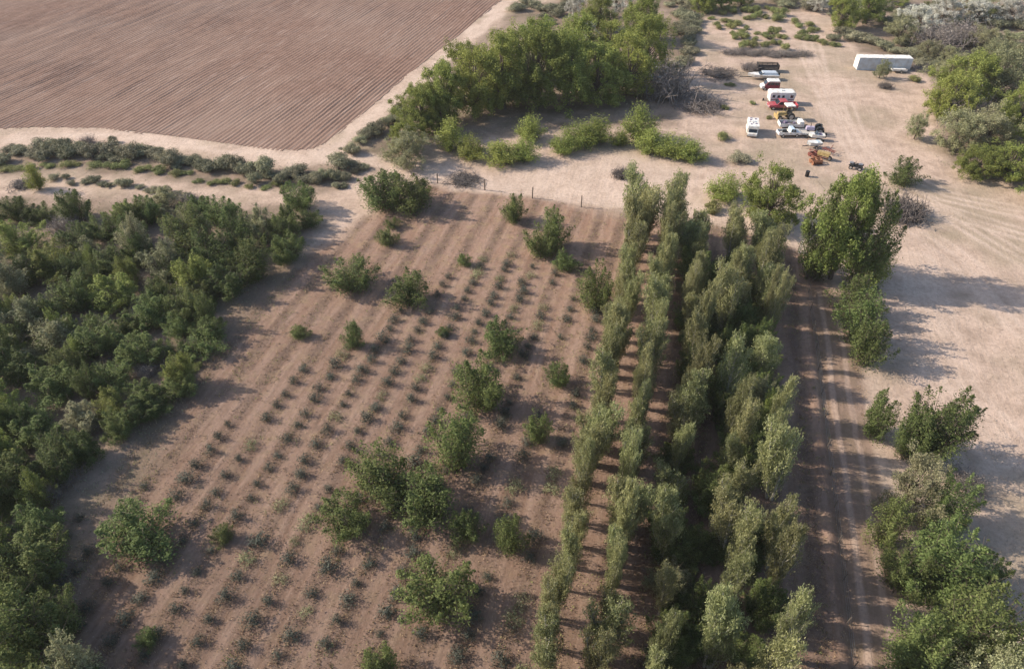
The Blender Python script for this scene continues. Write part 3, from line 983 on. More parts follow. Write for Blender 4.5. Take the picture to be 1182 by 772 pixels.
for sp, px, yb, yt, w, lab in [
    ("willow", 838, 236, 194, 46, "bright green dense shrub between the last far poplars and yard trees"),
    ("weed", 823, 247, 228, 26, "low rounded shrub at the foot of the bright dense shrub"),
    ("sage", 853, 190, 172, 32, "grey-green low shrub at the yard's near edge under the white motorhome"),
    ("weed", 836, 165, 152, 20, "small dark green shrub alone in the yard left of the motorhome"),
    ("cottonwood", 893, 272, 180, 78, "light green tall tree right behind the wire gate's left post"),
    ("grove", 957, 330, 208, 52, "loose leafy tree nearest the gate, left of the large spreading tree"),
    ("cottonwood", 984, 340, 190, 88, "large spreading tree behind the gate casting a long shadow on sand"),
    ("grove", 1014, 340, 206, 66, "large leafy tree joined to the right side of the gate tree"),
    ("willow", 1010, 336, 278, 50, "bright yellow-green bush under the large gate tree"),
    ("bush", 992, 376, 312, 62, "dark dense bush under the gate tree's near side"),
    ("bush", 1002, 404, 330, 58, "upper green bush right of the farm track below the gate"),
    ("bush", 1006, 430, 360, 54, "lower green bush right of the farm track, shadow on sand"),
    ("bush", 1047, 218, 178, 42, "small lone round tree on the bare yard right of the machines"),
    ("olive", 1062, 164, 126, 28, "small thin grey-green tree on the yard beside the right grove"),
    ("olive", 1018, 94, 68, 22, "small lone tree standing in front of the white containers"),
    ("weed", 1041, 80, 70, 11, "dark green small shrub against the right white container"),
    ("weed", 1055, 97, 86, 16, "thin low shrub on the sand right of the container tree"),
    ("bush", 1020, 512, 446, 42, "narrow green bush beside the farm track above the lower right thicket"),
    ("grove", 1090, 552, 441, 92, "wide dark tree at the top of the lower right thicket"),
    ("olive", 1055, 612, 515, 74, "grey-green loose tree in the middle of the lower right thicket"),
    ("bush", 1034, 640, 570, 46, "green bush on the track side of the lower right thicket"),
    ("grove", 1096, 712, 596, 112, "big green tree in the lower right corner thicket, farthest of three"),
    ("grove", 1146, 800, 660, 112, "big green tree cut by the right edge at lower right"),
    ("grove", 1075, 808, 690, 96, "big green tree at the bottom of the lower right thicket by the track"),
    ("grove", 1060, 540, 462, 50, "dark green tree filling the left of the wide dark thicket tree"),
    ("grove", 1100, 630, 540, 70, "dark green tree between the wide dark tree and the corner trees"),
    ("grove", 1050, 700, 620, 70, "dark green tree above the track-side corner tree of the lower right thicket"),
    ("grove", 1130, 700, 620, 70, "dark green tree at the sand side of the lower right thicket"),
    ("olive", 1170, 860, 740, 90, "grey-green tree cut by the bottom right corner"),
    ("bare", 1122, 575, 545, 40, "grey bare brush at the shadowed foot of the lower right thicket"),
]:
    plant_px(sp, px, yb, yt, w, lab, variant=random.randrange(5) if sp == 'grove' else None)

RG = [("cottonwood", 1168, 212, 158, 74), ("cottonwood", 1132, 210, 166, 58), ("olive", 1108, 178, 122, 60), ("olive", 1150, 180, 118, 76), ("cottonwood", 1102, 146, 78, 64), ("cottonwood", 1128, 130, 58, 72), ("olive", 1162, 132, 52, 64),
      ("cottonwood", 1182, 165, 90, 54), ("olive", 1146, 98, 44, 54), ("olive", 1102, 112, 60, 46), ("olive", 1180, 100, 45, 50), ("bare", 1120, 150, 108, 46), ("cottonwood", 1230, 190, 100, 80), ("cottonwood", 1220, 240, 170, 80)]
for i, (sp, px, yb, yt, w) in enumerate(sorted(RG, key=lambda q: q[1])):
    plant_px(sp, px, yb, yt, w * 1.05, "%s tree, %s from the left in the grove at the yard's right side" % ({"cottonwood": "leafy green", "olive": "grey-green", "bare": "grey half-bare"}[sp], nth(i + 1)), "trees of the grove at the yard's right side", sink=.25)

BACK = [("silver", 1062, 48, 4, 50), ("silver", 1092, 34, -8, 48), ("silver", 1130, 34, -2, 48), ("silver", 1168, 34, -4, 48), ("olive", 1040, 56, 17, 46), ("cottonwood", 974, 40, -10, 42), ("cottonwood", 1006, 34, -14, 46), ("bush", 1150, 28, 2, 30),
        ("bare", 1085, 62, 26, 46), ("bare", 1108, 56, 22, 48), ("olive", 1140, 62, 26, 44), ("olive", 1170, 66, 34, 44), ("bush", 1084, 20, -10, 26), ("cottonwood", 815, 18, -18, 40), ("cottonwood", 835, 14, -18, 36), ("olive", 1072, 74, 44, 36),
        ("olive", 1095, 80, 52, 30), ("cottonwood", 858, 10, -20, 34), ("olive", 905, 8, -14, 34), ("silver", 945, 18, -6, 30), ("cottonwood", 1030, 10, -24, 40), ("olive", 1120, 14, -18, 44)]
for i, (sp, px, yb, yt, w) in enumerate(sorted(BACK, key=lambda q: q[1])):
    plant_px(sp, px, yb, yt, w * 1.05, "%s tree, %s from the left in the scrub along the photo's top edge" % ({"cottonwood": "dark leafy", "olive": "olive-brown", "bare": "grey half-bare", "silver": "pale silvery", "bush": "dark green"}[sp], nth(i + 1)), "trees in the scrub along the top edge")

def strip(sp, pts, n, jit, w, hpx, lab, group, seed):
    rg = random.Random(seed)
    P = np.array(pts, float)
    seg = np.hypot(*(P[1:] - P[:-1]).T)
    cum = np.concatenate([[0], np.cumsum(seg)])
    out = []
    for i in range(n):
        t = (i + rg.uniform(.1, .9)) / n * cum[-1]
        j = min(len(seg) - 1, int(np.searchsorted(cum, t) - 1) if t > 0 else 0)
        q = P[j] + (P[j + 1] - P[j]) * (t - cum[j]) / seg[j]
        ww = rg.uniform(*w)
        out.append((q[0], q[1] + rg.uniform(-jit, jit), ww, rg.uniform(*hpx) * ww / (sum(w) / 2)))
    for i, (px, py, ww, hp) in enumerate(sorted(out)):
        plant_px(sp, px, py, py - hp, ww, lab % nth(i + 1), group)

strip("sage", [(-40, 192), (0, 186), (60, 181), (110, 180), (165, 183), (215, 197), (260, 205), (310, 211), (350, 210), (400, 204)], 56, 7, (16, 36), (13, 26), "grey-green sagebrush, %s from the left in the strip below the field road", "sagebrush strip below the field road", 1)
strip("weed", [(-20, 201), (40, 196), (100, 193), (150, 198), (220, 208), (270, 216), (340, 220)], 24, 4, (14, 24), (7, 11), "low bright green shrub, %s from the left along the sagebrush strip's lower edge", "green shrubs below the sagebrush strip", 2)
strip("sage", [(58, 210), (110, 213), (165, 222), (205, 229), (225, 236)], 16, 3, (12, 20), (8, 13), "dark low shrub, %s from the left in the thin line behind the grove", "thin shrub line behind the left grove", 3)
strip("sage", [(398, 182), (415, 172), (432, 158), (450, 146), (462, 138)], 9, 5, (20, 30), (16, 22), "grey sagebrush, %s from the left between the field road corner and the stand", "sagebrush at the field road corner", 4)
strip("sage", [(392, 214), (405, 200), (420, 195), (385, 226)], 7, 4, (14, 22), (10, 14), "small grey sagebrush, %s from the left below the field road corner", "small sagebrush below the road corner", 5)
strip("sage", [(590, 18), (612, 10), (640, 14), (655, 6), (640, 24), (622, 28)], 14, 5, (16, 26), (10, 15), "grey-green shrub, %s from the left beside the far field road", "shrubs beside the far field road", 6)
strip("sage", [(770, 8), (800, 12), (778, 24), (806, 28), (782, 40), (804, 44), (790, 56), (800, 64), (786, 74), (775, 86), (800, 78)], 34, 4, (16, 26), (11, 17), "grey-green shrub, %s from the left between big stand and yard's far end", "shrubs between the big stand and yard", 7)
strip("weed", [(812, 20), (850, 18), (885, 16), (905, 24), (870, 26), (830, 30), (826, 36), (860, 36), (895, 38), (905, 46), (875, 46), (845, 44), (852, 54), (885, 54), (910, 56)], 46, 4.5, (8, 17), (6, 11), "low yellow-green shrub, %s from the left in the patch beyond the parked trailers", "low green shrubs beyond the parked trailers", 8)
strip("bare", [(60, 262), (140, 300), (90, 330), (200, 330), (250, 350), (60, 400), (190, 420), (150, 470), (60, 520), (100, 540), (30, 620), (70, 700)], 22, 14, (22, 40), (14, 26), "grey dry shrub, %s from the left scattered between the left grove's trees", "dry shrubs in the left grove", 13)
strip("weed", [(915, 30), (930, 33), (942, 36), (922, 47), (940, 50), (955, 52), (966, 56), (972, 60)], 13, 2, (12, 18), (7, 10), "low green shrub, %s from the left on the sand before the containers", "low green shrubs left of the containers", 9)
strip("bare", [(836, 64), (870, 65), (905, 67), (932, 66)], 12, 1.5, (14, 20), (7, 10), "low grey dry shrub, %s from the left in the straight line before the trailers", "dry shrub line beyond the trailers", 10)
strip("sage", [(960, 44), (985, 48), (1010, 54), (1030, 60), (1052, 62), (1075, 66), (1060, 74), (1092, 88)], 26, 5, (16, 26), (10, 16), "grey shrub, %s from the left behind and beside the white containers", "shrubs behind the white containers", 11)
strip("sage", [(900, 10), (940, 14), (985, 20), (1030, 30), (1060, 40), (1110, 50), (1182, 62), (1190, 40), (1110, 30), (1040, 22), (960, 4)], 46, 6, (18, 30), (11, 18), "grey-green shrub, %s from the left under the top edge's silvery trees", "shrubs under the silvery trees", 12)

for sp, px, yb, yt, w, lab in [
    ("heap", 808, 131, 111, 44, "grey heap of dead brush in the yard right of the big stand"),
    ("heap", 829, 91, 79, 38, "low grey dead brush heap well left of the black flatbed trailer"),
    ("heap", 868, 84, 72, 20, "small grey dead brush heap touching the black flatbed trailer's left end"),
    ("heap", 1046, 258, 228, 46, "dark heap of dead branches right of the large gate tree"),
    ("heap", 536, 214, 200, 36, "flat grey branch heap on the pale track behind the corner bush"),
    ("heap", 718, 207, 193, 22, "grey dead branch lying on the pale track before far poplars"),
    ("heap", 1066, 84, 74, 26, "low dark brush and scrap heap at the containers' right end"),
    ("heap", 1022, 104, 95, 14, "small dark woody debris heap in front of the container tree"),
    ("bare", 215, 236, 222, 22, "dark dry shrub alone behind the middle of the left grove"),
    ("bare", 100, 168, 155, 16, "small grey dry shrub on the field road's lower edge"),
    ("sage", 128, 166, 154, 12, "small round sagebrush alone on the field road's lower edge"),
    ("heap", 28, 218, 206, 30, "dark dead branch heap at the left edge below the sagebrush strip"),
    ("weed", 844, 101, 95, 16, "small low shrub on the sand left of the maroon van"),
    ("weed", 835, 128, 120, 14, "small brownish shrub just right of the dead brush heap"),
    ("weed", 868, 122, 116, 9, "tiny dark shrub between the motorhome and the red pickup"),
    ("weed", 888, 139, 133, 9, "tiny dark shrub left of the yellow tractor"),
]:
    plant_px(sp, px, yb, yt, w, lab)

# ------------------------------------------------------------------ made things
class MB:
    def __init__(s): s.v, s.f = [], []
    def box(s, x0, x1, y0, y1, z0, z1, tx=0, ty=0):
        """tx, ty: inset of the top face"""
        b = len(s.v)
        s.v += [(x0, y0, z0), (x1, y0, z0), (x1, y1, z0), (x0, y1, z0), (x0 + tx, y0 + ty, z1), (x1 - tx, y0 + ty, z1), (x1 - tx, y1 - ty, z1), (x0 + tx, y1 - ty, z1)]
        s.f += [tuple(b + i for i in q) for q in ((3, 2, 1, 0), (4, 5, 6, 7), (0, 1, 5, 4), (1, 2, 6, 5), (2, 3, 7, 6), (3, 0, 4, 7))]
        return s
    def prism(s, prof, y0, y1, inset=0.0):
        """profile in x-z (counter-clockwise seen from -y) extruded along y"""
        b, n = len(s.v), len(prof)
        cx, cz = sum(p[0] for p in prof) / n, sum(p[1] for p in prof) / n
        s.v += [(x, y0, z) for x, z in prof] + [(x, y1, z) for x, z in prof]
        s.f += [tuple(range(b, b + n)), tuple(range(b + 2 * n - 1, b + n - 1, -1))]
        s.f += [(b + i, b + n + i, b + n + (i + 1) % n, b + (i + 1) % n) for i in range(n)]
        return s
    def cyl(s, c, r, h, axis='y', n=14):
        b = len(s.v)
        for e in (-h / 2, h / 2):
            for i in range(n):
                a = 2 * math.pi * i / n
                p, q = r * math.cos(a), r * math.sin(a)
                s.v.append({'y': (c[0] + p, c[1] + e, c[2] + q), 'z': (c[0] + p, c[1] + q, c[2] + e), 'x': (c[0] + e, c[1] + p, c[2] + q)}[axis])
        s.f += [tuple(range(b, b + n)), tuple(range(b + 2 * n - 1, b + n - 1, -1))]
        s.f += [(b + i, b + n + i, b + n + (i + 1) % n, b + (i + 1) % n) for i in range(n)]
        return s
    def bar(s, p, q, r, n=6):
        p, q = Vector(p), Vector(q)
        t = (q - p).to_track_quat('Z', 'Y')
        b = len(s.v)
        for e in (p, q):
            for i in range(n):
                a = 2 * math.pi * i / n
                s.v.append(tuple(e + t @ Vector((r * math.cos(a), r * math.sin(a), 0))))
        s.f += [tuple(range(b, b + n)), tuple(range(b + 2 * n - 1, b + n - 1, -1))]
        s.f += [(b + i, b + n + i, b + n + (i + 1) % n, b + (i + 1) % n) for i in range(n)]
        return s
    def build(s, name, m, parent=None, bevel=0.0):
        me = bpy.data.meshes.new(name)
        me.from_pydata(s.v, [], s.f)
        import bmesh
        bm = bmesh.new(); bm.from_mesh(me)
        bmesh.ops.recalc_face_normals(bm, faces=bm.faces)
        bm.to_mesh(me); bm.free()
        me.materials.append(m)
        o = link(bpy.data.objects.new(name, me), parent)
        if bevel:
            md = o.modifiers.new("bevel", 'BEVEL'); md.width = bevel; md.segments = 2; md.limit_method = 'ANGLE'
        return o

WHITE = mat("white_paint", (0.74, 0.73, 0.70), .55, nscale=1.6, color2=(0.52, 0.47, 0.41))
OFFW = mat("aged_white_paint", (0.66, 0.65, 0.62), .55, noise=.25, nscale=1.5)
SILVER = mat("brushed_silver", (0.62, 0.65, 0.68), .4, metal=.35, noise=.15, nscale=3)
REDP = mat("red_paint", (0.36, 0.04, 0.06), .5, spec=.4, nscale=1.6, color2=(0.33, 0.13, 0.12))
MAROON = mat("maroon_paint", (0.20, 0.018, 0.04), .4, spec=.5, noise=.25, nscale=2)
YEL = mat("yellow_paint", (0.42, 0.30, 0.13), .55, noise=.4, nscale=3)
RUST = mat("rusty_steel", (0.30, 0.135, 0.075), .85, noise=.5, nscale=4)
DRUST = mat("dark_rust", (0.20, 0.065, 0.05), .85, noise=.5, nscale=4)
BLACK = mat("black_paint", (0.018, 0.018, 0.02), .5, noise=.3, nscale=4)
GLASS = mat("dark_glass", (0.02, 0.025, 0.032), .08, spec=.6)
RUBBER = mat("tyre_rubber", (0.022, 0.021, 0.02), .85)
RIM = mat("steel_rim", (0.45, 0.45, 0.45), .4, metal=.6)
CHROME = mat("bumper_steel", (0.55, 0.55, 0.56), .3, metal=.7)
LAMP = mat("headlight_lens", (0.75, 0.75, 0.72), .15)
TAIL = mat("tail_lens", (0.35, 0.02, 0.02), .25)
BLUEG = mat("pale_blue_paint", (0.45, 0.54, 0.60), .4, noise=.2, nscale=2)
LAV = mat("lavender_paint", (0.45, 0.38, 0.50), .5, noise=.2, nscale=3)
CLUT = mat("purple_grey_tarp", (0.20, 0.16, 0.24), .7, noise=.5, nscale=5)
WOODP = mat("weathered_post", (0.19, 0.15, 0.12), .9, noise=.5, nscale=8)
PALEP = mat("pale_post", (0.50, 0.46, 0.41), .85, noise=.4, nscale=8)
WIRE = mat("fence_wire", (0.30, 0.29, 0.28), .5, metal=.6)
CONT_SHADE = mat("container_white_shaded", (0.52, 0.56, 0.60), .55, nscale=.9, color2=(0.42, 0.42, 0.41))  # container white with the sides' blue-grey shade put into the colour
DECK = mat("trailer_deck", (0.10, 0.085, 0.075), .8, noise=.5, nscale=4)

def wheel(root, x, y, r=.36, w=.24):
    o = MB().cyl((x, y, r), r, w).build("wheel", RUBBER, root, .03)
    MB().cyl((x, y, r), r * .58, w + .03).build("rim", RIM, o)

def pickup(root, paint, L=5.5, W=1.95, hood=1.45, cabl=2.1, load=None, topper=None, cabpaint=None):
    """+x is the front"""
    h0, hb = .55, 1.12
    x1 = L / 2; xh = x1 - hood; xc = xh - cabl; x0 = -L / 2
    b = MB().prism([(xh, h0), (x1, h0), (x1, hb - .12), (xh, hb)], -W / 2, W / 2)
    b.box(xc, xh, -W / 2, W / 2, h0, hb)
    b.box(x0, xc, -W / 2, -W / 2 + .09, h0, hb).box(x0, xc, W / 2 - .09, W / 2, h0, hb).box(x0, x0 + .08, -W / 2 + .09, W / 2 - .09, h0, hb).box(x0 + .08, xc, -W / 2 + .09, W / 2 - .09, h0, h0 + .12)
    b.build("body", paint, root, .04)
    c = MB().prism([(xc + .02, hb), (xh + .05, hb), (xh - .55, 1.80), (xc + .15, 1.80)], -W / 2 + .1, W / 2 - .1).build("cab", cabpaint or paint, root, .06)
    MB().prism([(xh + .02, hb + .06), (xh + .06, hb + .07), (xh - .49, 1.75), (xh - .53, 1.74)], -W / 2 + .2, W / 2 - .2).build("windshield", GLASS, c)
    for sgn in (-1, 1):
        ya, yb = sorted((sgn * (W / 2 - .12), sgn * (W / 2 - .085)))
        mid = (xc + xh) / 2 - .1
        for a, e in ((xc + .22, mid - .06), (mid + .06, xh - .22)):
            sl = .25 if e > mid + .1 else .0
            MB().prism([(a, hb + .06), (e, hb + .06), (e - sl, 1.70), (a + .06, 1.70)], ya, yb).build("side_window", GLASS, c)
        MB().box(x1 - .02, x1 + .02, sgn * .78 - .14, sgn * .78 + .14, .78, .96).build("headlight", LAMP, root)
        MB().box(x0 - .02, x0 + .02, sgn * .86 - .07, sgn * .86 + .07, .72, 1.02).build("tail_light", TAIL, root)
        for xw in (x1 - .85, x0 + 1.05):
            wheel(root, xw, sgn * (W / 2 - .11), .37, .25)
    MB().box(x1, x1 + .12, -W / 2 + .03, W / 2 - .03, .48, .68).build("front_bumper", CHROME, root, .03)
    MB().box(x0 - .12, x0, -W / 2 + .05, W / 2 - .05, .48, .66).build("rear_bumper", CHROME, root, .03)
    if load:
        rg = random.Random(5)
        l = MB()
        for i in range(7):
            a = rg.uniform(x0 + .25, xc - .75); q = rg.uniform(-W / 2 + .2, W / 2 - .75)
            l.box(a, a + rg.uniform(.3, .6), q, q + rg.uniform(.3, .5), h0 + .12 + i * .002, h0 + rg.uniform(.4, .75), .04, .04)
        l.build("load", load, root)

def travel_trailer(root, paint, L, W, H, windows, rnd=.5, hitch=-1, roofp=None, trim=None):
    z0 = .55
    n = 5
    prof = [(-L / 2 + .25, z0), (L / 2 - .25, z0)]
    for cx, cz, a0 in ((L / 2 - rnd, H - rnd, 0), (-L / 2 + rnd, H - rnd, 90)):
        for i in range(n + 1):
            a = R(a0 + 90 * i / n)
            prof.append((cx + rnd * math.cos(a), cz + rnd * math.sin(a)))
    b = MB().prism(prof, -W / 2, W / 2).build("body", paint, root, .09)
    for (x, w, z, h) in windows:
        for sgn in (-1, 1):
            y = sgn * (W / 2)
            ya, yb = sorted((y - sgn * .02, y + sgn * .018))
            MB().box(x - w / 2, x + w / 2, ya, yb, z, z + h).build("window", GLASS, root)
    MB().box(L * .10, L * .10 + .65, -W / 2 - .015, -W / 2 + .02, z0 + .08, 2.35 if H > 2.5 else H - .3).build("door", OFFW, root)
    for sgn in (-1, 1):
        wheel(root, .1, sgn * (W / 2 - .14), .33, .2)
        if L > 5.6: wheel(root, -.65, sgn * (W / 2 - .14), .33, .2)
    xe = hitch * L / 2
    MB().bar((xe - hitch * .2, -.6, .5), (xe + hitch * 1.0, 0, .48), .05).bar((xe - hitch * .2, .6, .5), (xe + hitch * 1.0, 0, .48), .05).cyl((xe + hitch * .75, 0, .65), .14, .45, 'z').build("hitch", BLACK, root)
    MB().box(-.35, .35, -.35, .35, H - .02, H + .18, .08, .08).build("roof_vent", OFFW, root, .03)
    if trim:
        for sgn in (-1, 1):
            ya, yb = sorted((sgn * (W / 2 - .02), sgn * (W / 2 + .012)))
            MB().box(-L / 2 + .3, L / 2 - .3, ya, yb, 1.0, 1.14).build("side_stripe", trim, root)

def at_px(name, px, py, rz, label, cat, group=None):
    p = gp(px, py)
    return empty(name, (p.x, p.y, p.z), rz, label, cat, group)

VG = "vehicles parked in a line on the yard"
# far flatbed
t = at_px("flatbed_trailer", 885, 82.5, R(-5), "black slatted-side flatbed trailer at the far end of the parked line", "trailer", VG)
MB().box(-2.1, 2.1, -1.0, 1.0, .6, .72).build("deck", DECK, t)
sd = MB()
for y in (-1.0, .93):
    for z in (.85, 1.1, 1.35):
        sd.box(-2.1, 2.1, y, y + .07, z, z + .16)
    for x in (-2.1, -1.05, 0, 1.05, 2.02):
        sd.box(x, x + .08, y + .07 if y < 0 else y - .06, y + .13 if y < 0 else y, .72, 1.53)
sd.build("side_rail", BLACK, t)
MB().box(2.1, 2.17, -1.0, 1.0, .72, 1.5).build("tailgate", BLACK, t)
MB().box(-2.17, -2.1, -1.0, 1.0, .72, 1.6).build("headboard", BLACK, t)
for sgn in (-1, 1):
    wheel(t, .5, sgn * .95, .33, .2); wheel(t, -.25, sgn * .95, .33, .2)
MB().bar((-2.1, -.5, .6), (-3.3, 0, .5), .05).bar((-2.1, .5, .6), (-3.3, 0, .5), .05).build("hitch", BLACK, t)
# long silver-white boat on its trailer
# maroon van with white top and nose
t = at_px("van", 889, 103.5, R(176), "maroon van with white high roof and white front", "van", VG)
MB().prism([(-1.9, .45), (1.75, .45), (1.75, 1.28), (-1.9, 1.28)], -.95, .95).build("body", MAROON, t, .05)
MB().prism([(1.75, .45), (2.55, .45), (2.5, 1.0), (1.75, 1.28)], -.93, .93).build("hood", WHITE, t, .05)
cab = MB().prism([(-1.9, 1.28), (1.72, 1.28), (1.15, 2.0), (-1.8, 2.0)], -.9, .9).build("cabin", MAROON, t, .05)
MB().prism([(-1.85, 2.0), (1.2, 2.0), (.95, 2.3), (-1.75, 2.3)], -.93, .93).build("roof", WHITE, t, .06)
MB().prism([(1.70, 1.33), (1.76, 1.34), (1.20, 1.97), (1.15, 1.95)], -.8, .8).build("windshield", GLASS, cab)
for sgn in (-1, 1):
    ya, yb = sorted((sgn * .89, sgn * .915))
    for a, e in ((-1.6, -.6), (-.45, .4), (.5, 1.3)):
        MB().prism([(a, 1.36), (e, 1.36), (e - (.35 if e > 1 else 0), 1.88), (a, 1.88)], ya, yb).build("side_window", GLASS, cab)
    for xw in (1.6, -1.2): wheel(t, xw, sgn * .85)
    MB().box(2.5, 2.56, sgn * .7 - .13, sgn * .7 + .13, .7, .88).build("headlight", LAMP, t)
MB().box(2.55, 2.68, -.9, .9, .42, .6).build("front_bumper", CHROME, t, .03)
t.scale = (.80, .9, .82)
# white camper
t = at_px("travel_trailer", 899.5, 119.5, R(-2), "boxy white travel trailer with small windows behind the red pickup", "travel trailer", VG)
travel_trailer(t, WHITE, 4.9, 2.1, 2.4, [(-1.7, .5, 1.4, .5), (-.8, .45, 1.4, .45), (.1, .45, 1.4, .45), (1.7, .55, 1.4, .5)], rnd=.4, trim=MAROON)
# red pickup
t = at_px("pickup_truck", 902, 126, R(178), "red pickup truck parked in front of the boxy white trailer", "pickup truck", VG)
pickup(t, REDP, 5.5)
t.scale = (.98, 1, .9)
# yellow tractor with white canopy
t = at_px("tractor", 906, 138, R(184), "small yellow tractor under a white canopy beside the red pickup", "tractor")
MB().box(.15, 1.75, -.38, .38, .75, 1.35, .06, .05).build("hood", YEL, t, .05)
MB().box(-1.0, .15, -.45, .45, .6, .95).build("chassis", BLACK, t)
MB().box(-.8, -.25, -.3, .3, .95, 1.15).box(-.9, -.78, -.3, .3, 1.15, 1.6).build("seat", BLACK, t)
cn = MB().prism([(-1.15, 2.5), (.55, 2.5), (.45, 2.72), (-1.05, 2.72)], -.85, .85).build("canopy", WHITE, t, .06)
for x in (-1.0, .4):
    for y in (-.7, .7):
        MB().bar((x, y, .95), (x, y, 2.5), .035).build("canopy_post", YEL, t)
MB().box(1.75, 1.9, -1.0, 1.0, .25, .95).build("bucket", YEL, t)
for y in (-.62, .62):
    MB().bar((.1, y, 1.1), (1.8, y, .6), .06).build("loader_arm", YEL, t)
    wheel(t, 1.3, y * 1.05, .42, .3)
    wheel(t, -.65, y * 1.25, .68, .42)
# white open trailer with clutter and a white box at its right end
t = at_px("cargo_trailer", 912, 147.5, R(-3), "low white-sided open trailer full of clutter beside the yellow tractor", "trailer")
MB().box(-2.1, 2.0, -.9, .9, .45, .56).build("deck", DECK, t)
MB().box(-2.1, 2.0, -.95, -.88, .4, .95).box(-2.1, 2.0, .88, .95, .4, .95).box(-2.17, -2.1, -.95, .95, .4, 1.0).build("side_rail", WHITE, t)
MB().box(1.2, 1.98, -.85, .85, .563, 1.35).build("storage_box", WHITE, t, .05)
l = MB()
rg_ = random.Random(4)
for i in range(9):
    a = rg_.uniform(-2.0, .6); q = rg_.uniform(-.8, .35)
    l.box(a, a + rg_.uniform(.25, .55), q, q + rg_.uniform(.25, .45), .562 + i * .002, rg_.uniform(.7, 1.05), .04, .04)
l.build("load", CLUT, t)
for sgn in (-1, 1): wheel(t, .2, sgn * 1.08, .31, .18); wheel(t, -.5, sgn * 1.08, .31, .18)
MB().bar((2.0, -.4, .5), (3.0, 0, .45), .05).bar((2.0, .4, .5), (3.0, 0, .45), .05).build("hitch", BLACK, t)
# second white pickup
t = at_px("pickup_truck", 909, 157.5, R(2), "small white pickup truck with pale blue cab and dark empty bed", "pickup truck", VG)
pickup(t, WHITE, 5.0, hood=1.0, cabl=1.5, cabpaint=BLUEG, load=BLACK)
t.scale = (.78, .85, .85)
# low flat trailer beside it
t = at_px("utility_trailer", 929, 157, R(-8), "low empty pale-decked trailer right of the blue-cabbed pickup", "trailer")
MB().box(-1.6, 1.6, -.85, .85, .5, .6).build("deck", PALEP, t)
MB().box(-1.6, 1.6, -.9, -.85, .5, .78).box(-1.6, 1.6, .85, .9, .5, .78).build("side_rail", OFFW, t)
for sgn in (-1, 1): wheel(t, .2, sgn * 1.02, .3, .18)
MB().bar((-1.6, -.4, .5), (-2.6, 0, .45), .04).bar((-1.6, .4, .5), (-2.6, 0, .45), .04).build("hitch", BLACK, t)
# dark tractor with lavender nose
t = at_px("tractor", 940, 155, R(170), "black big-wheeled old tractor with a lavender-grey nose", "tractor")
MB().box(.2, 1.7, -.36, .36, .7, 1.3, .08, .05).build("hood", LAV, t, .06)
MB().box(-.9, .2, -.4, .4, .6, 1.0).build("chassis", BLACK, t)
MB().box(-.75, -.2, -.28, .28, 1.0, 1.18).box(-.85, -.73, -.28, .28, 1.18, 1.6).build("seat", BLACK, t)
MB().bar((.25, 0, 1.3), (-.05, 0, 1.62), .03).cyl((-.08, 0, 1.64), .2, .04, 'z').build("steering_wheel", BLACK, t)
MB().bar((1.0, .2, 1.3), (1.0, .2, 2.0), .05).build("exhaust_pipe", BLACK, t)
for y in (-.7, .7):
    wheel(t, 1.3, y * .8, .36, .24); wheel(t, -.6, y * 1.1, .72, .4)
    MB().prism([(-1.35, 1.1), (-1.1, 1.45), (-.6, 1.58), (-.1, 1.45), (.1, 1.15), (-.1, 1.35), (-.6, 1.47), (-1.05, 1.37)], y * 1.1 - .2, y * 1.1 + .2).build("fender", BLACK, t)
# small white runabouts on trailers
def boat(root, hull, inner, L=3.4, W=1.5, screen=True):
    st = [(-L / 2, W * .46, .55), (0, W / 2, .5), (L * .3, W * .36, .55), (L / 2, .04, .75)]
    top = [1.05, 1.08, 1.15, 1.22]
    m = MB()
    for (x, w, zb), zt in zip(st, top):
        m.v += [(x, -w, zt), (x, -w * .7, zb), (x, w * .7, zb), (x, w, zt), (x, w * .78, zt), (x, -w * .78, zt)]
    for i in range(3):
        a, b = i * 6, i * 6 + 6
        for j in range(5): m.f.append((a + j, a + j + 1, b + j + 1, b + j))
        m.f.append((a + 5, a, b, b + 5))
    m.f.append((0, 1, 2, 3, 4, 5))
    m.build("hull", hull, root)
    MB().box(-L * .45, L * .2, -W * .33, W * .33, .8, .9).box(-L * .3, -L * .15, -W * .3, W * .3, .9, 1.15).build("cockpit", inner, root)
    if screen:
        MB().prism([(L * .08, 1.1), (L * .14, 1.1), (L * .02, 1.5), (-.02 * L, 1.5)], -W * .36, W * .36).build("windscreen", GLASS, root)
    MB().box(-L / 2 - .25, -L / 2, -.16, .16, .5, 1.35).build("outboard_motor", BLACK, root)
    MB().bar((-L * .4, -.5, .42), (L * .75, 0, .42), .05).bar((-L * .4, .5, .42), (L * .75, 0, .42), .05).bar((0, -W * .5, .42), (0, W * .5, .42), .05).build("trailer_frame", BLACK, root)
    for sgn in (-1, 1): wheel(root, -.2, sgn * W * .55, .28, .16)
t = at_px("boat", 941, 162, R(172), "small white boat with dark windscreen, upper of two beside the old tractor", "boat")
boat(t, WHITE, CLUT, 2.7, 1.3)
t = at_px("boat", 938, 171, R(-174), "small pale grey-white boat, lower of two, nearest the rusty implements", "boat")
boat(t, OFFW, BLUEG, 2.6, 1.4, False)
t = at_px("boat", 879.5, 92, R(177), "long silver-white boat with grey-blue deck beyond the maroon van", "boat")
boat(t, WHITE, BLUEG, 6.2, 2.1, True)
MB().box(-2.7, .4, -.82, .82, 1.04, 1.55, .15, .14).build("deck_cover", SILVER, t)
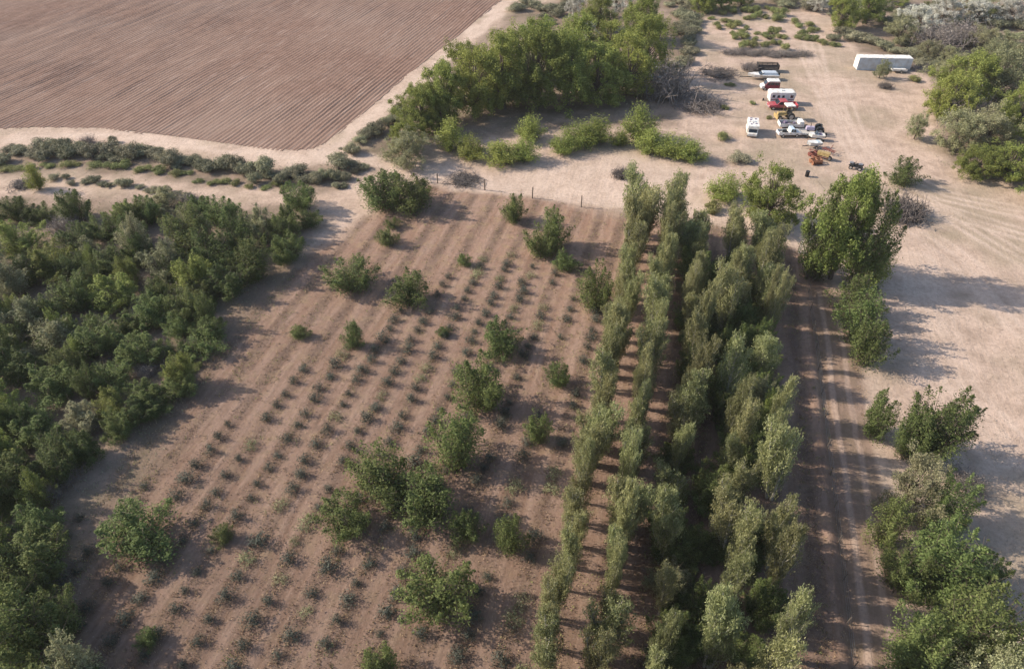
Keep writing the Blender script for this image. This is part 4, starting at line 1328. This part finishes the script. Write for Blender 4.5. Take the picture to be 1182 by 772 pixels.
# rusty farm implements
def implement(root, a, b, L, W, discs):
    MB().bar((-L / 2, -W / 2, .7), (L / 2, -W / 2, .7), .08).bar((-L / 2, W / 2, .7), (L / 2, W / 2, .7), .08).bar((-L / 2, -W / 2, .7), (-L / 2, W / 2, .7), .08).bar((L / 2, -W / 2, .7), (L / 2, W / 2, .7), .08).bar((0, -W / 2, .72), (0, W / 2, .72), .08).build("frame", a, root)
    for y in (-W / 2, W / 2):
        g = MB().bar((-L / 2, y, .36), (L / 2, y, .36), .04)
        for i in range(discs):
            g.cyl((-L / 2 + (i + .5) * L / discs, y, .36), .36, .05, 'x', 12)
        g.build("disc_gang", b, root)
    MB().bar((-L / 4, W / 2, .75), (0, W / 2 + 1.1, .6), .06).bar((L / 4, W / 2, .75), (0, W / 2 + 1.1, .6), .06).build("hitch", a, root)
t = at_px("disc_harrow", 940, 181, R(20), "dark red rusty disc harrow, leftmost and upper of the rusty implements", "farm implement", "rusty farm implements")
implement(t, DRUST, DRUST, 1.9, .9, 7)
t = at_px("disc_harrow", 941, 189, R(8), "orange rusty disc harrow nearest the trees among the rusty implements", "farm implement", "rusty farm implements")
implement(t, RUST, RUST, 1.8, .9, 7)
t = at_px("seed_drill", 949, 184, R(-35), "orange-tan hopper machine in the middle of the rusty implements", "farm implement", "rusty farm implements")
MB().prism([(-.9, .7), (.9, .7), (1.0, 1.25), (-1.0, 1.25)], -.4, .4).build("hopper", YEL, t)
MB().bar((-.9, -.5, .55), (.9, -.5, .55), .06).bar((-.9, .5, .55), (.9, .5, .55), .06).bar((0, .5, .55), (0, 1.5, .5), .06).build("frame", RUST, t)
for sgn in (-1, 1): wheel(t, sgn * 1.05, 0, .4, .15)
t = at_px("cultivator", 955, 178, R(-50), "dark brown rusty cultivator rightmost of the rusty implements", "farm implement", "rusty farm implements")
c = MB().bar((-1.1, 0, .65), (1.1, 0, .65), .09).bar((-1.1, .5, .65), (1.1, .5, .65), .07).bar((-.6, 0, .65), (-.6, .5, .65), .06).bar((.6, 0, .65), (.6, .5, .65), .06)
c.build("frame", DRUST, t)
for i in range(6):
    x = -1.0 + i * .4
    MB().bar((x, 0, .65), (x, -.28, .3), .04).bar((x, -.28, .3), (x, .05, .02), .035).build("tine", DRUST, t)
MB().bar((0, .5, .7), (0, 1.2, 1.25), .06).build("hitch", DRUST, t)
# black quad bike
t = at_px("quad_bike", 987, 195, R(150), "black four-wheeled quad bike with grey racks alone right of the rusty implements", "quad bike")
MB().box(-.75, .75, -.3, .3, .45, .8, .08, .06).build("body", BLACK, t, .06)
MB().box(-.7, .1, -.2, .2, .8, .95, .05, .03).build("seat", BLACK, t, .04)
for x in (-.85, .55):
    r_ = MB()
    for y in (-.35, -.12, .12, .35): r_.bar((x, y, .98), (x + .5, y, .98), .025)
    r_.bar((x, -.4, .98), (x, .4, .98), .025).bar((x + .5, -.4, .98), (x + .5, .4, .98), .025).build("rack", CHROME, t)
MB().bar((.35, 0, .8), (.2, 0, 1.12), .04).bar((.15, -.42, 1.15), (.15, .42, 1.15), .03).build("handlebar", BLACK, t)
for sx in (-1, 1):
    for sy in (-1, 1):
        wheel(t, sx * .68, sy * .5, .32, .26)
        MB().prism([(sx * .68 - .42, .62), (sx * .68 + .42, .62), (sx * .68 + .28, .78), (sx * .68 - .28, .78)], sy * .48 - .16, sy * .48 + .16).build("fender", BLACK, t)
# dark drum by the trees
t = at_px("oil_drum", 931, 204, 0, "dark upright oil drum on the sand between two near yard trees", "barrel")
MB().cyl((0, 0, .45), .3, .9, 'z', 16).build("shell", BLACK, t)
MB().cyl((0, 0, .3), .315, .04, 'z', 16).cyl((0, 0, .6), .315, .04, 'z', 16).cyl((0, 0, .89), .315, .05, 'z', 16).build("hoop", BLACK, t)
# white motorhome, seen over its roof
t = at_px("motorhome", 867, 154.5, R(-103), "small white motorhome with cluttered roof parked apart left of the others", "motorhome")
MB().prism([(-3.1, .5), (1.7, .5), (1.7, 1.9), (2.5, 2.05), (2.45, 2.75), (2.2, 2.95), (-3.0, 2.95), (-3.1, 2.8)], -1.2, 1.2).build("body", WHITE, t, .06)
MB().prism([(1.7, .5), (3.1, .5), (3.1, 1.05), (2.55, 1.2), (2.2, 1.9), (1.7, 1.9)], -1.0, 1.0).build("cab", WHITE, t, .05)
MB().prism([(2.60, 1.22), (2.65, 1.23), (2.27, 1.86), (2.22, 1.84)], -.88, .88).build("windshield", GLASS, t)
for sgn in (-1, 1):
    ya, yb = sorted((sgn * 1.19, sgn * 1.215))
    for a, e in ((-2.6, -1.6), (-.9, .2)):
        MB().box(a, e, ya, yb, 1.55, 2.15).build("window", GLASS, t)
    ya, yb = sorted((sgn * .99, sgn * 1.015))
    MB().prism([(1.8, 1.2), (2.5, 1.2), (2.2, 1.8), (1.8, 1.8)], ya, yb).build("cab_window", GLASS, t)
    for xw in (2.3, -1.7): wheel(t, xw, sgn * (.92 if xw > 0 else 1.05), .38, .26)
    MB().box(3.09, 3.13, sgn * .72 - .14, sgn * .72 + .14, .75, .95).build("headlight", LAMP, t)
MB().box(3.1, 3.22, -1.0, 1.0, .45, .65).build("front_bumper", CHROME, t, .03)
MB().box(-3.12, -3.08, -.8, .8, 1.6, 2.2).build("rear_window", GLASS, t)
MB().box(-.6, .3, -.4, .4, 2.95, 3.22, .08, .08).build("air_conditioner", OFFW, t, .04)
for x, y, w, d in ((-2.3, .5, .5, .4), (-1.4, -.6, .45, .45), (1.0, .55, .4, .5), (1.3, -.5, .55, .35), (-.2, -.8, .3, .3), (.7, -.1, .25, .3), (-2.5, -.5, .35, .5)):
    MB().box(x, x + w, y - d / 2, y + d / 2, 2.955, 3.08, .03, .03).build("roof_vent", CLUT, t)
ld = MB().bar((-3.17, .5, .7), (-3.17, .5, 3.1), .025).bar((-3.17, .85, .7), (-3.17, .85, 3.1), .025)
for i in range(7): ld.bar((-3.17, .5, .9 + i * .3), (-3.17, .85, .9 + i * .3), .018)
ld.build("ladder", CHROME, t)
t.scale = (.66, .78, .70)
# white containers end to end
def container(root):
    L, W, H = 6.06, 2.44, 2.6
    b = MB()
    n = 20
    def side(y, s):
        i0 = len(b.v)
        xs = []
        for i in range(n):
            x = -L / 2 + .12 + i * (L - .24) / n; w = (L - .24) / n
            xs += [(x, 0), (x + w * .3, 0), (x + w * .42, .05), (x + w * .88, .05)]
        xs.append((L / 2 - .12, 0))
        for x, o in xs: b.v += [(x, y - s * o, .14), (x, y - s * o, H - .1)]
        for i in range(len(xs) - 1):
            a = i0 + i * 2
            b.f.append((a, a + 2, a + 3, a + 1))
    side(-W / 2 + .01, -1); side(W / 2 - .01, 1)
    b.box(-L / 2 + .05, L / 2 - .05, -W / 2 + .09, W / 2 - .09, .14, H - .12)
    b.build("side_panel", CONT_SHADE, root)
    f = MB()
    for x in (-L / 2, L / 2 - .12):
        for y in (-W / 2, W / 2 - .12): f.box(x, x + .12, y, y + .12, 0, H)
    for y in (-W / 2, W / 2 - .1):
        f.box(-L / 2 + .12, L / 2 - .12, y, y + .1, 0, .14).box(-L / 2 + .12, L / 2 - .12, y, y + .1, H - .1, H)
    f.build("frame", CONT_SHADE, root)
    r_ = MB().prism([(-L / 2 + .05, H - .02), (L / 2 - .05, H - .02), (L / 2 - .05, H + .02), (-L / 2 + .05, H + .02)], -W / 2 + .04, W / 2 - .04)
    for i in range(12):
        x = -L / 2 + .4 + i * .46
        r_.box(x, x + .2, -W / 2 + .2, W / 2 - .2, H + .02, H + .04)
    r_.build("roof", WHITE, root)
    for s in (-1, 1):
        d = MB().box(-L / 2 - .04, -L / 2, s * .6 - .57, s * .6 + .57, .12, H - .12).build("door", WHITE, root)
        MB().bar((-L / 2 - .07, s * .35, .15), (-L / 2 - .07, s * .35, H - .15), .025).build("lock_bar", CHROME, d)
p0 = gp(988, 82)
for i, lab in enumerate(("white corrugated shipping container, the left one with sunlit end doors", "white corrugated shipping container, the right one with dark shrub before it")):
    t = empty("shipping_container", (p0.x + 2.85 + i * 5.55, p0.y + 1.1 - i * .3 , p0.z), R(-3), lab, "container", "white containers end to end")
    t.scale = (.89, .92, .98)
    if i == 0:
        container(t); first = t
    else:
        for ch in list(first.children):
            q = link(ch.copy(), t)
            for g in list(ch.children): link(g.copy(), q)
# low white trailer in front
t = at_px("utility_trailer", 1036, 84, R(-4), "small white flatbed trailer in front of the right container", "trailer")
MB().box(-1.5, 1.5, -.8, .8, .5, .68).build("deck", WHITE, t, .03)
MB().box(-1.5, 1.5, -.84, -.8, .45, .85).box(-1.5, 1.5, .8, .84, .45, .85).build("side_rail", WHITE, t)
for sgn in (-1, 1): wheel(t, .3, sgn * .95, .3, .18)
MB().bar((1.5, -.4, .5), (2.6, 0, .45), .04).bar((1.5, .4, .5), (2.6, 0, .45), .04).build("hitch", BLACK, t)

# ------------------------------------------------------------------ fences and gate
def fence(name, label, pts, step, post_h, post_m, wires, pr=.07, tall=()):
    P = np.array([G0(*p) for p in pts])
    seg = np.hypot(*(P[1:] - P[:-1]).T); cum = np.concatenate([[0], np.cumsum(seg)])
    n = max(2, int(cum[-1] / step) + 1)
    x0, y0 = P[0]
    root = empty(name, (x0, y0, float(hgt(np.array(x0), np.array(y0)))), 0, label, "fence")
    tops = []
    for i in range(n):
        t = cum[-1] * i / (n - 1)
        x, y = np.interp(t, cum, P[:, 0]), np.interp(t, cum, P[:, 1])
        z = float(hgt(np.array(x), np.array(y)))
        h = post_h * random.uniform(.9, 1.12) * (1.35 if i in tall else 1)
        lx, ly = random.gauss(0, .05), random.gauss(0, .05)
        b = Vector((x - x0, y - y0, z - root.location.z))
        MB().bar(b + Vector((0, 0, -.2)), b + Vector((lx, ly, h)), pr * random.uniform(.8, 1.2), 7).build("post", post_m, root)
        tops.append((b, post_h))
    w = Tubes()
    for k in range(wires):
        f = .25 + .68 * k / max(1, wires - 1)
        for (a, ha), (c, hc) in zip(tops[:-1], tops[1:]):
            p, q = a + Vector((0, 0, ha * f)), c + Vector((0, 0, hc * f))
            w.add([p, (p + q) / 2 + Vector((0, 0, -.04)), q], [.009] * 3, 3)
    link(bpy.data.objects.new("wire", w.mesh("wire", WIRE)), root)
    return root
fence("wire_fence", "wire fence on dark posts along the back of the planting by the pale track", [(505, 211), (572, 220), (667, 238), (740, 250), (848, 271), (921, 291)], 7.5, 1.75, WOODP, 4, .085)
fence("wire_fence", "low wire fence running down the left side of the farm track", [(928, 300), (936, 360), (950, 470), (965, 600), (985, 772), (992, 830)], 3.6, 1.15, WOODP, 3, .04)
g = at_px("farm_gate", 934, 298, 0, "closed pipe gate across the farm track below the large tree", "gate")
a, b = gp(922, 292) - g.location, gp(946, 304) - g.location
MB().bar(a + Vector((0, 0, -.2)), a + Vector((0, 0, 1.9)), .10, 8).build("post", PALEP, g)
MB().bar(b + Vector((0, 0, -.2)), b + Vector((.02, 0, 1.7)), .10, 8).build("post", WOODP, g)
d = (b - a)
p, q = a + d * .06, a + d * .94
lf = MB()
for z in (.35, .65, .95, 1.25): lf.bar(p + Vector((0, 0, z)), q + Vector((0, 0, z)), .025)
for k in (0, .33, .66, 1): lf.bar(p.lerp(q, k) + Vector((0, 0, .33)), p.lerp(q, k) + Vector((0, 0, 1.27)), .025)
lf.build("gate_leaf", RIM, g)
g = at_px("brace_post", 866, 272, 0, "short wooden brace with rail and scrap beside the far poplars' fence", "fence brace")
MB().bar((-.9, 0, -.1), (-.9, 0, 1.7), .09, 8).build("post", WOODP, g)
MB().bar((1.0, .1, -.1), (1.0, .1, 1.3), .08, 8).build("post", WOODP, g)
MB().bar((-.9, 0, 1.1), (1.0, .1, 1.0), .05, 6).build("rail", WOODP, g)

# ------------------------------------------------------------------ ground litter: what nobody could count
def tufts(name, n, cond, size, lmat, blades, label, cat, seed, box):
    rg = np.random.default_rng(seed)
    px = rg.uniform(box[0], box[1], n * 3); py = rg.uniform(box[2], box[3], n * 3)
    xy = np.array([G0(a, b) for a, b in zip(px, py)])
    keep = cond(xy[:, 0], xy[:, 1], rg)
    xy = xy[keep][:n]
    z = hgt(xy[:, 0], xy[:, 1])
    Lf = Leaves()
    base = np.repeat(np.stack([xy[:, 0], xy[:, 1], z], 1), blades, 0)
    sz = np.repeat(rg.uniform(.5, 1.5, len(xy)), blades)
    off = rg.normal(size=base.shape) * size * .7 * sz[:, None]
    off[:, 2] = np.abs(off[:, 2]) * .5 + size * .12
    Lf.add(base + off, size, rg, .5, .3)
    o = link(bpy.data.objects.new(name, Lf.mesh(name, lmat)))
    return tag(o, label, cat, None, "stuff")
DRYG = leaf_mat("straw", (0.24, 0.17, 0.09), (0.44, 0.335, 0.20), trans=.15, val=0)
LITT = leaf_mat("leaf_litter", (0.10, 0.062, 0.04), (0.25, 0.16, 0.11), trans=.0, val=0)
def in_orch(x, y, rg):
    u, s = us(x, y)
    ph = np.abs(((u - ROW_U0) / ROW_STEP + .5) % 1 - .5)
    return (sdist(x, y, ORCHARD) < 1) & (rg.random(len(x)) < np.clip(1.25 - 3.0 * ph, .12, 1)) & (np.abs(u - TRACK_C) > 1.6)
tufts("dry_grass", 9000, in_orch, .24, DRYG, 6, "scattered straw-coloured dry grass along the planting rows", "dry grass", 21, (60, 1000, 215, 800))
tufts("leaf_litter", 9000, in_orch, .17, LITT, 4, "brown leaf litter and twigs strewn over the planting rows", "leaf litter", 22, (60, 1000, 215, 800))
def in_plot(x, y, rg):
    return in_orch(x, y, rg) & (fbm(x, y, 7, 93) + .25 * rg.random(len(x)) > .62)
tufts("row_weeds", 2600, in_plot, .26, LM["weed"], 6, "small green weeds growing in patches along the planting rows", "weeds", 25, (60, 960, 215, 800))
def in_margin(x, y, rg):
    d = sdist(x, y, FIELD_W)
    r = sdist(x, y, ROAD, False)
    return ((np.abs(d) < .7) | ((np.abs(r - 2.6) < .8) & (d > .5))) & (fbm(x, y, 5, 95) > .42)
tufts("margin_weeds", 900, in_margin, .2, LM["dry"], 6, "dry weeds and clods along the ploughed field's ragged edge", "dry weeds", 26, (-20, 600, -5, 195))
def in_brush(x, y, rg):
    m = np.zeros(len(x), bool)
    for q in BRUSH: m |= sdist(x, y, q) < 1
    return m & (sdist(x, y, FIELD_W) > 4)
tufts("ground_weeds", 3800, in_brush, .25, LM["sage"], 6, "low grey-green weeds between the shrubs and grove trees", "weeds", 23, (-20, 1182, -5, 700))
def in_yard(x, y, rg):
    return (sdist(x, y, YARD) < 2) & (vnoise(x, y, 9, 88) * rg.random(len(x)) > .33)
tufts("yard_litter", 3000, in_yard, .16, LM["dry"], 5, "sparse dry weeds and bits of litter on the bare yard", "dry weeds", 24, (780, 1182, 30, 700))
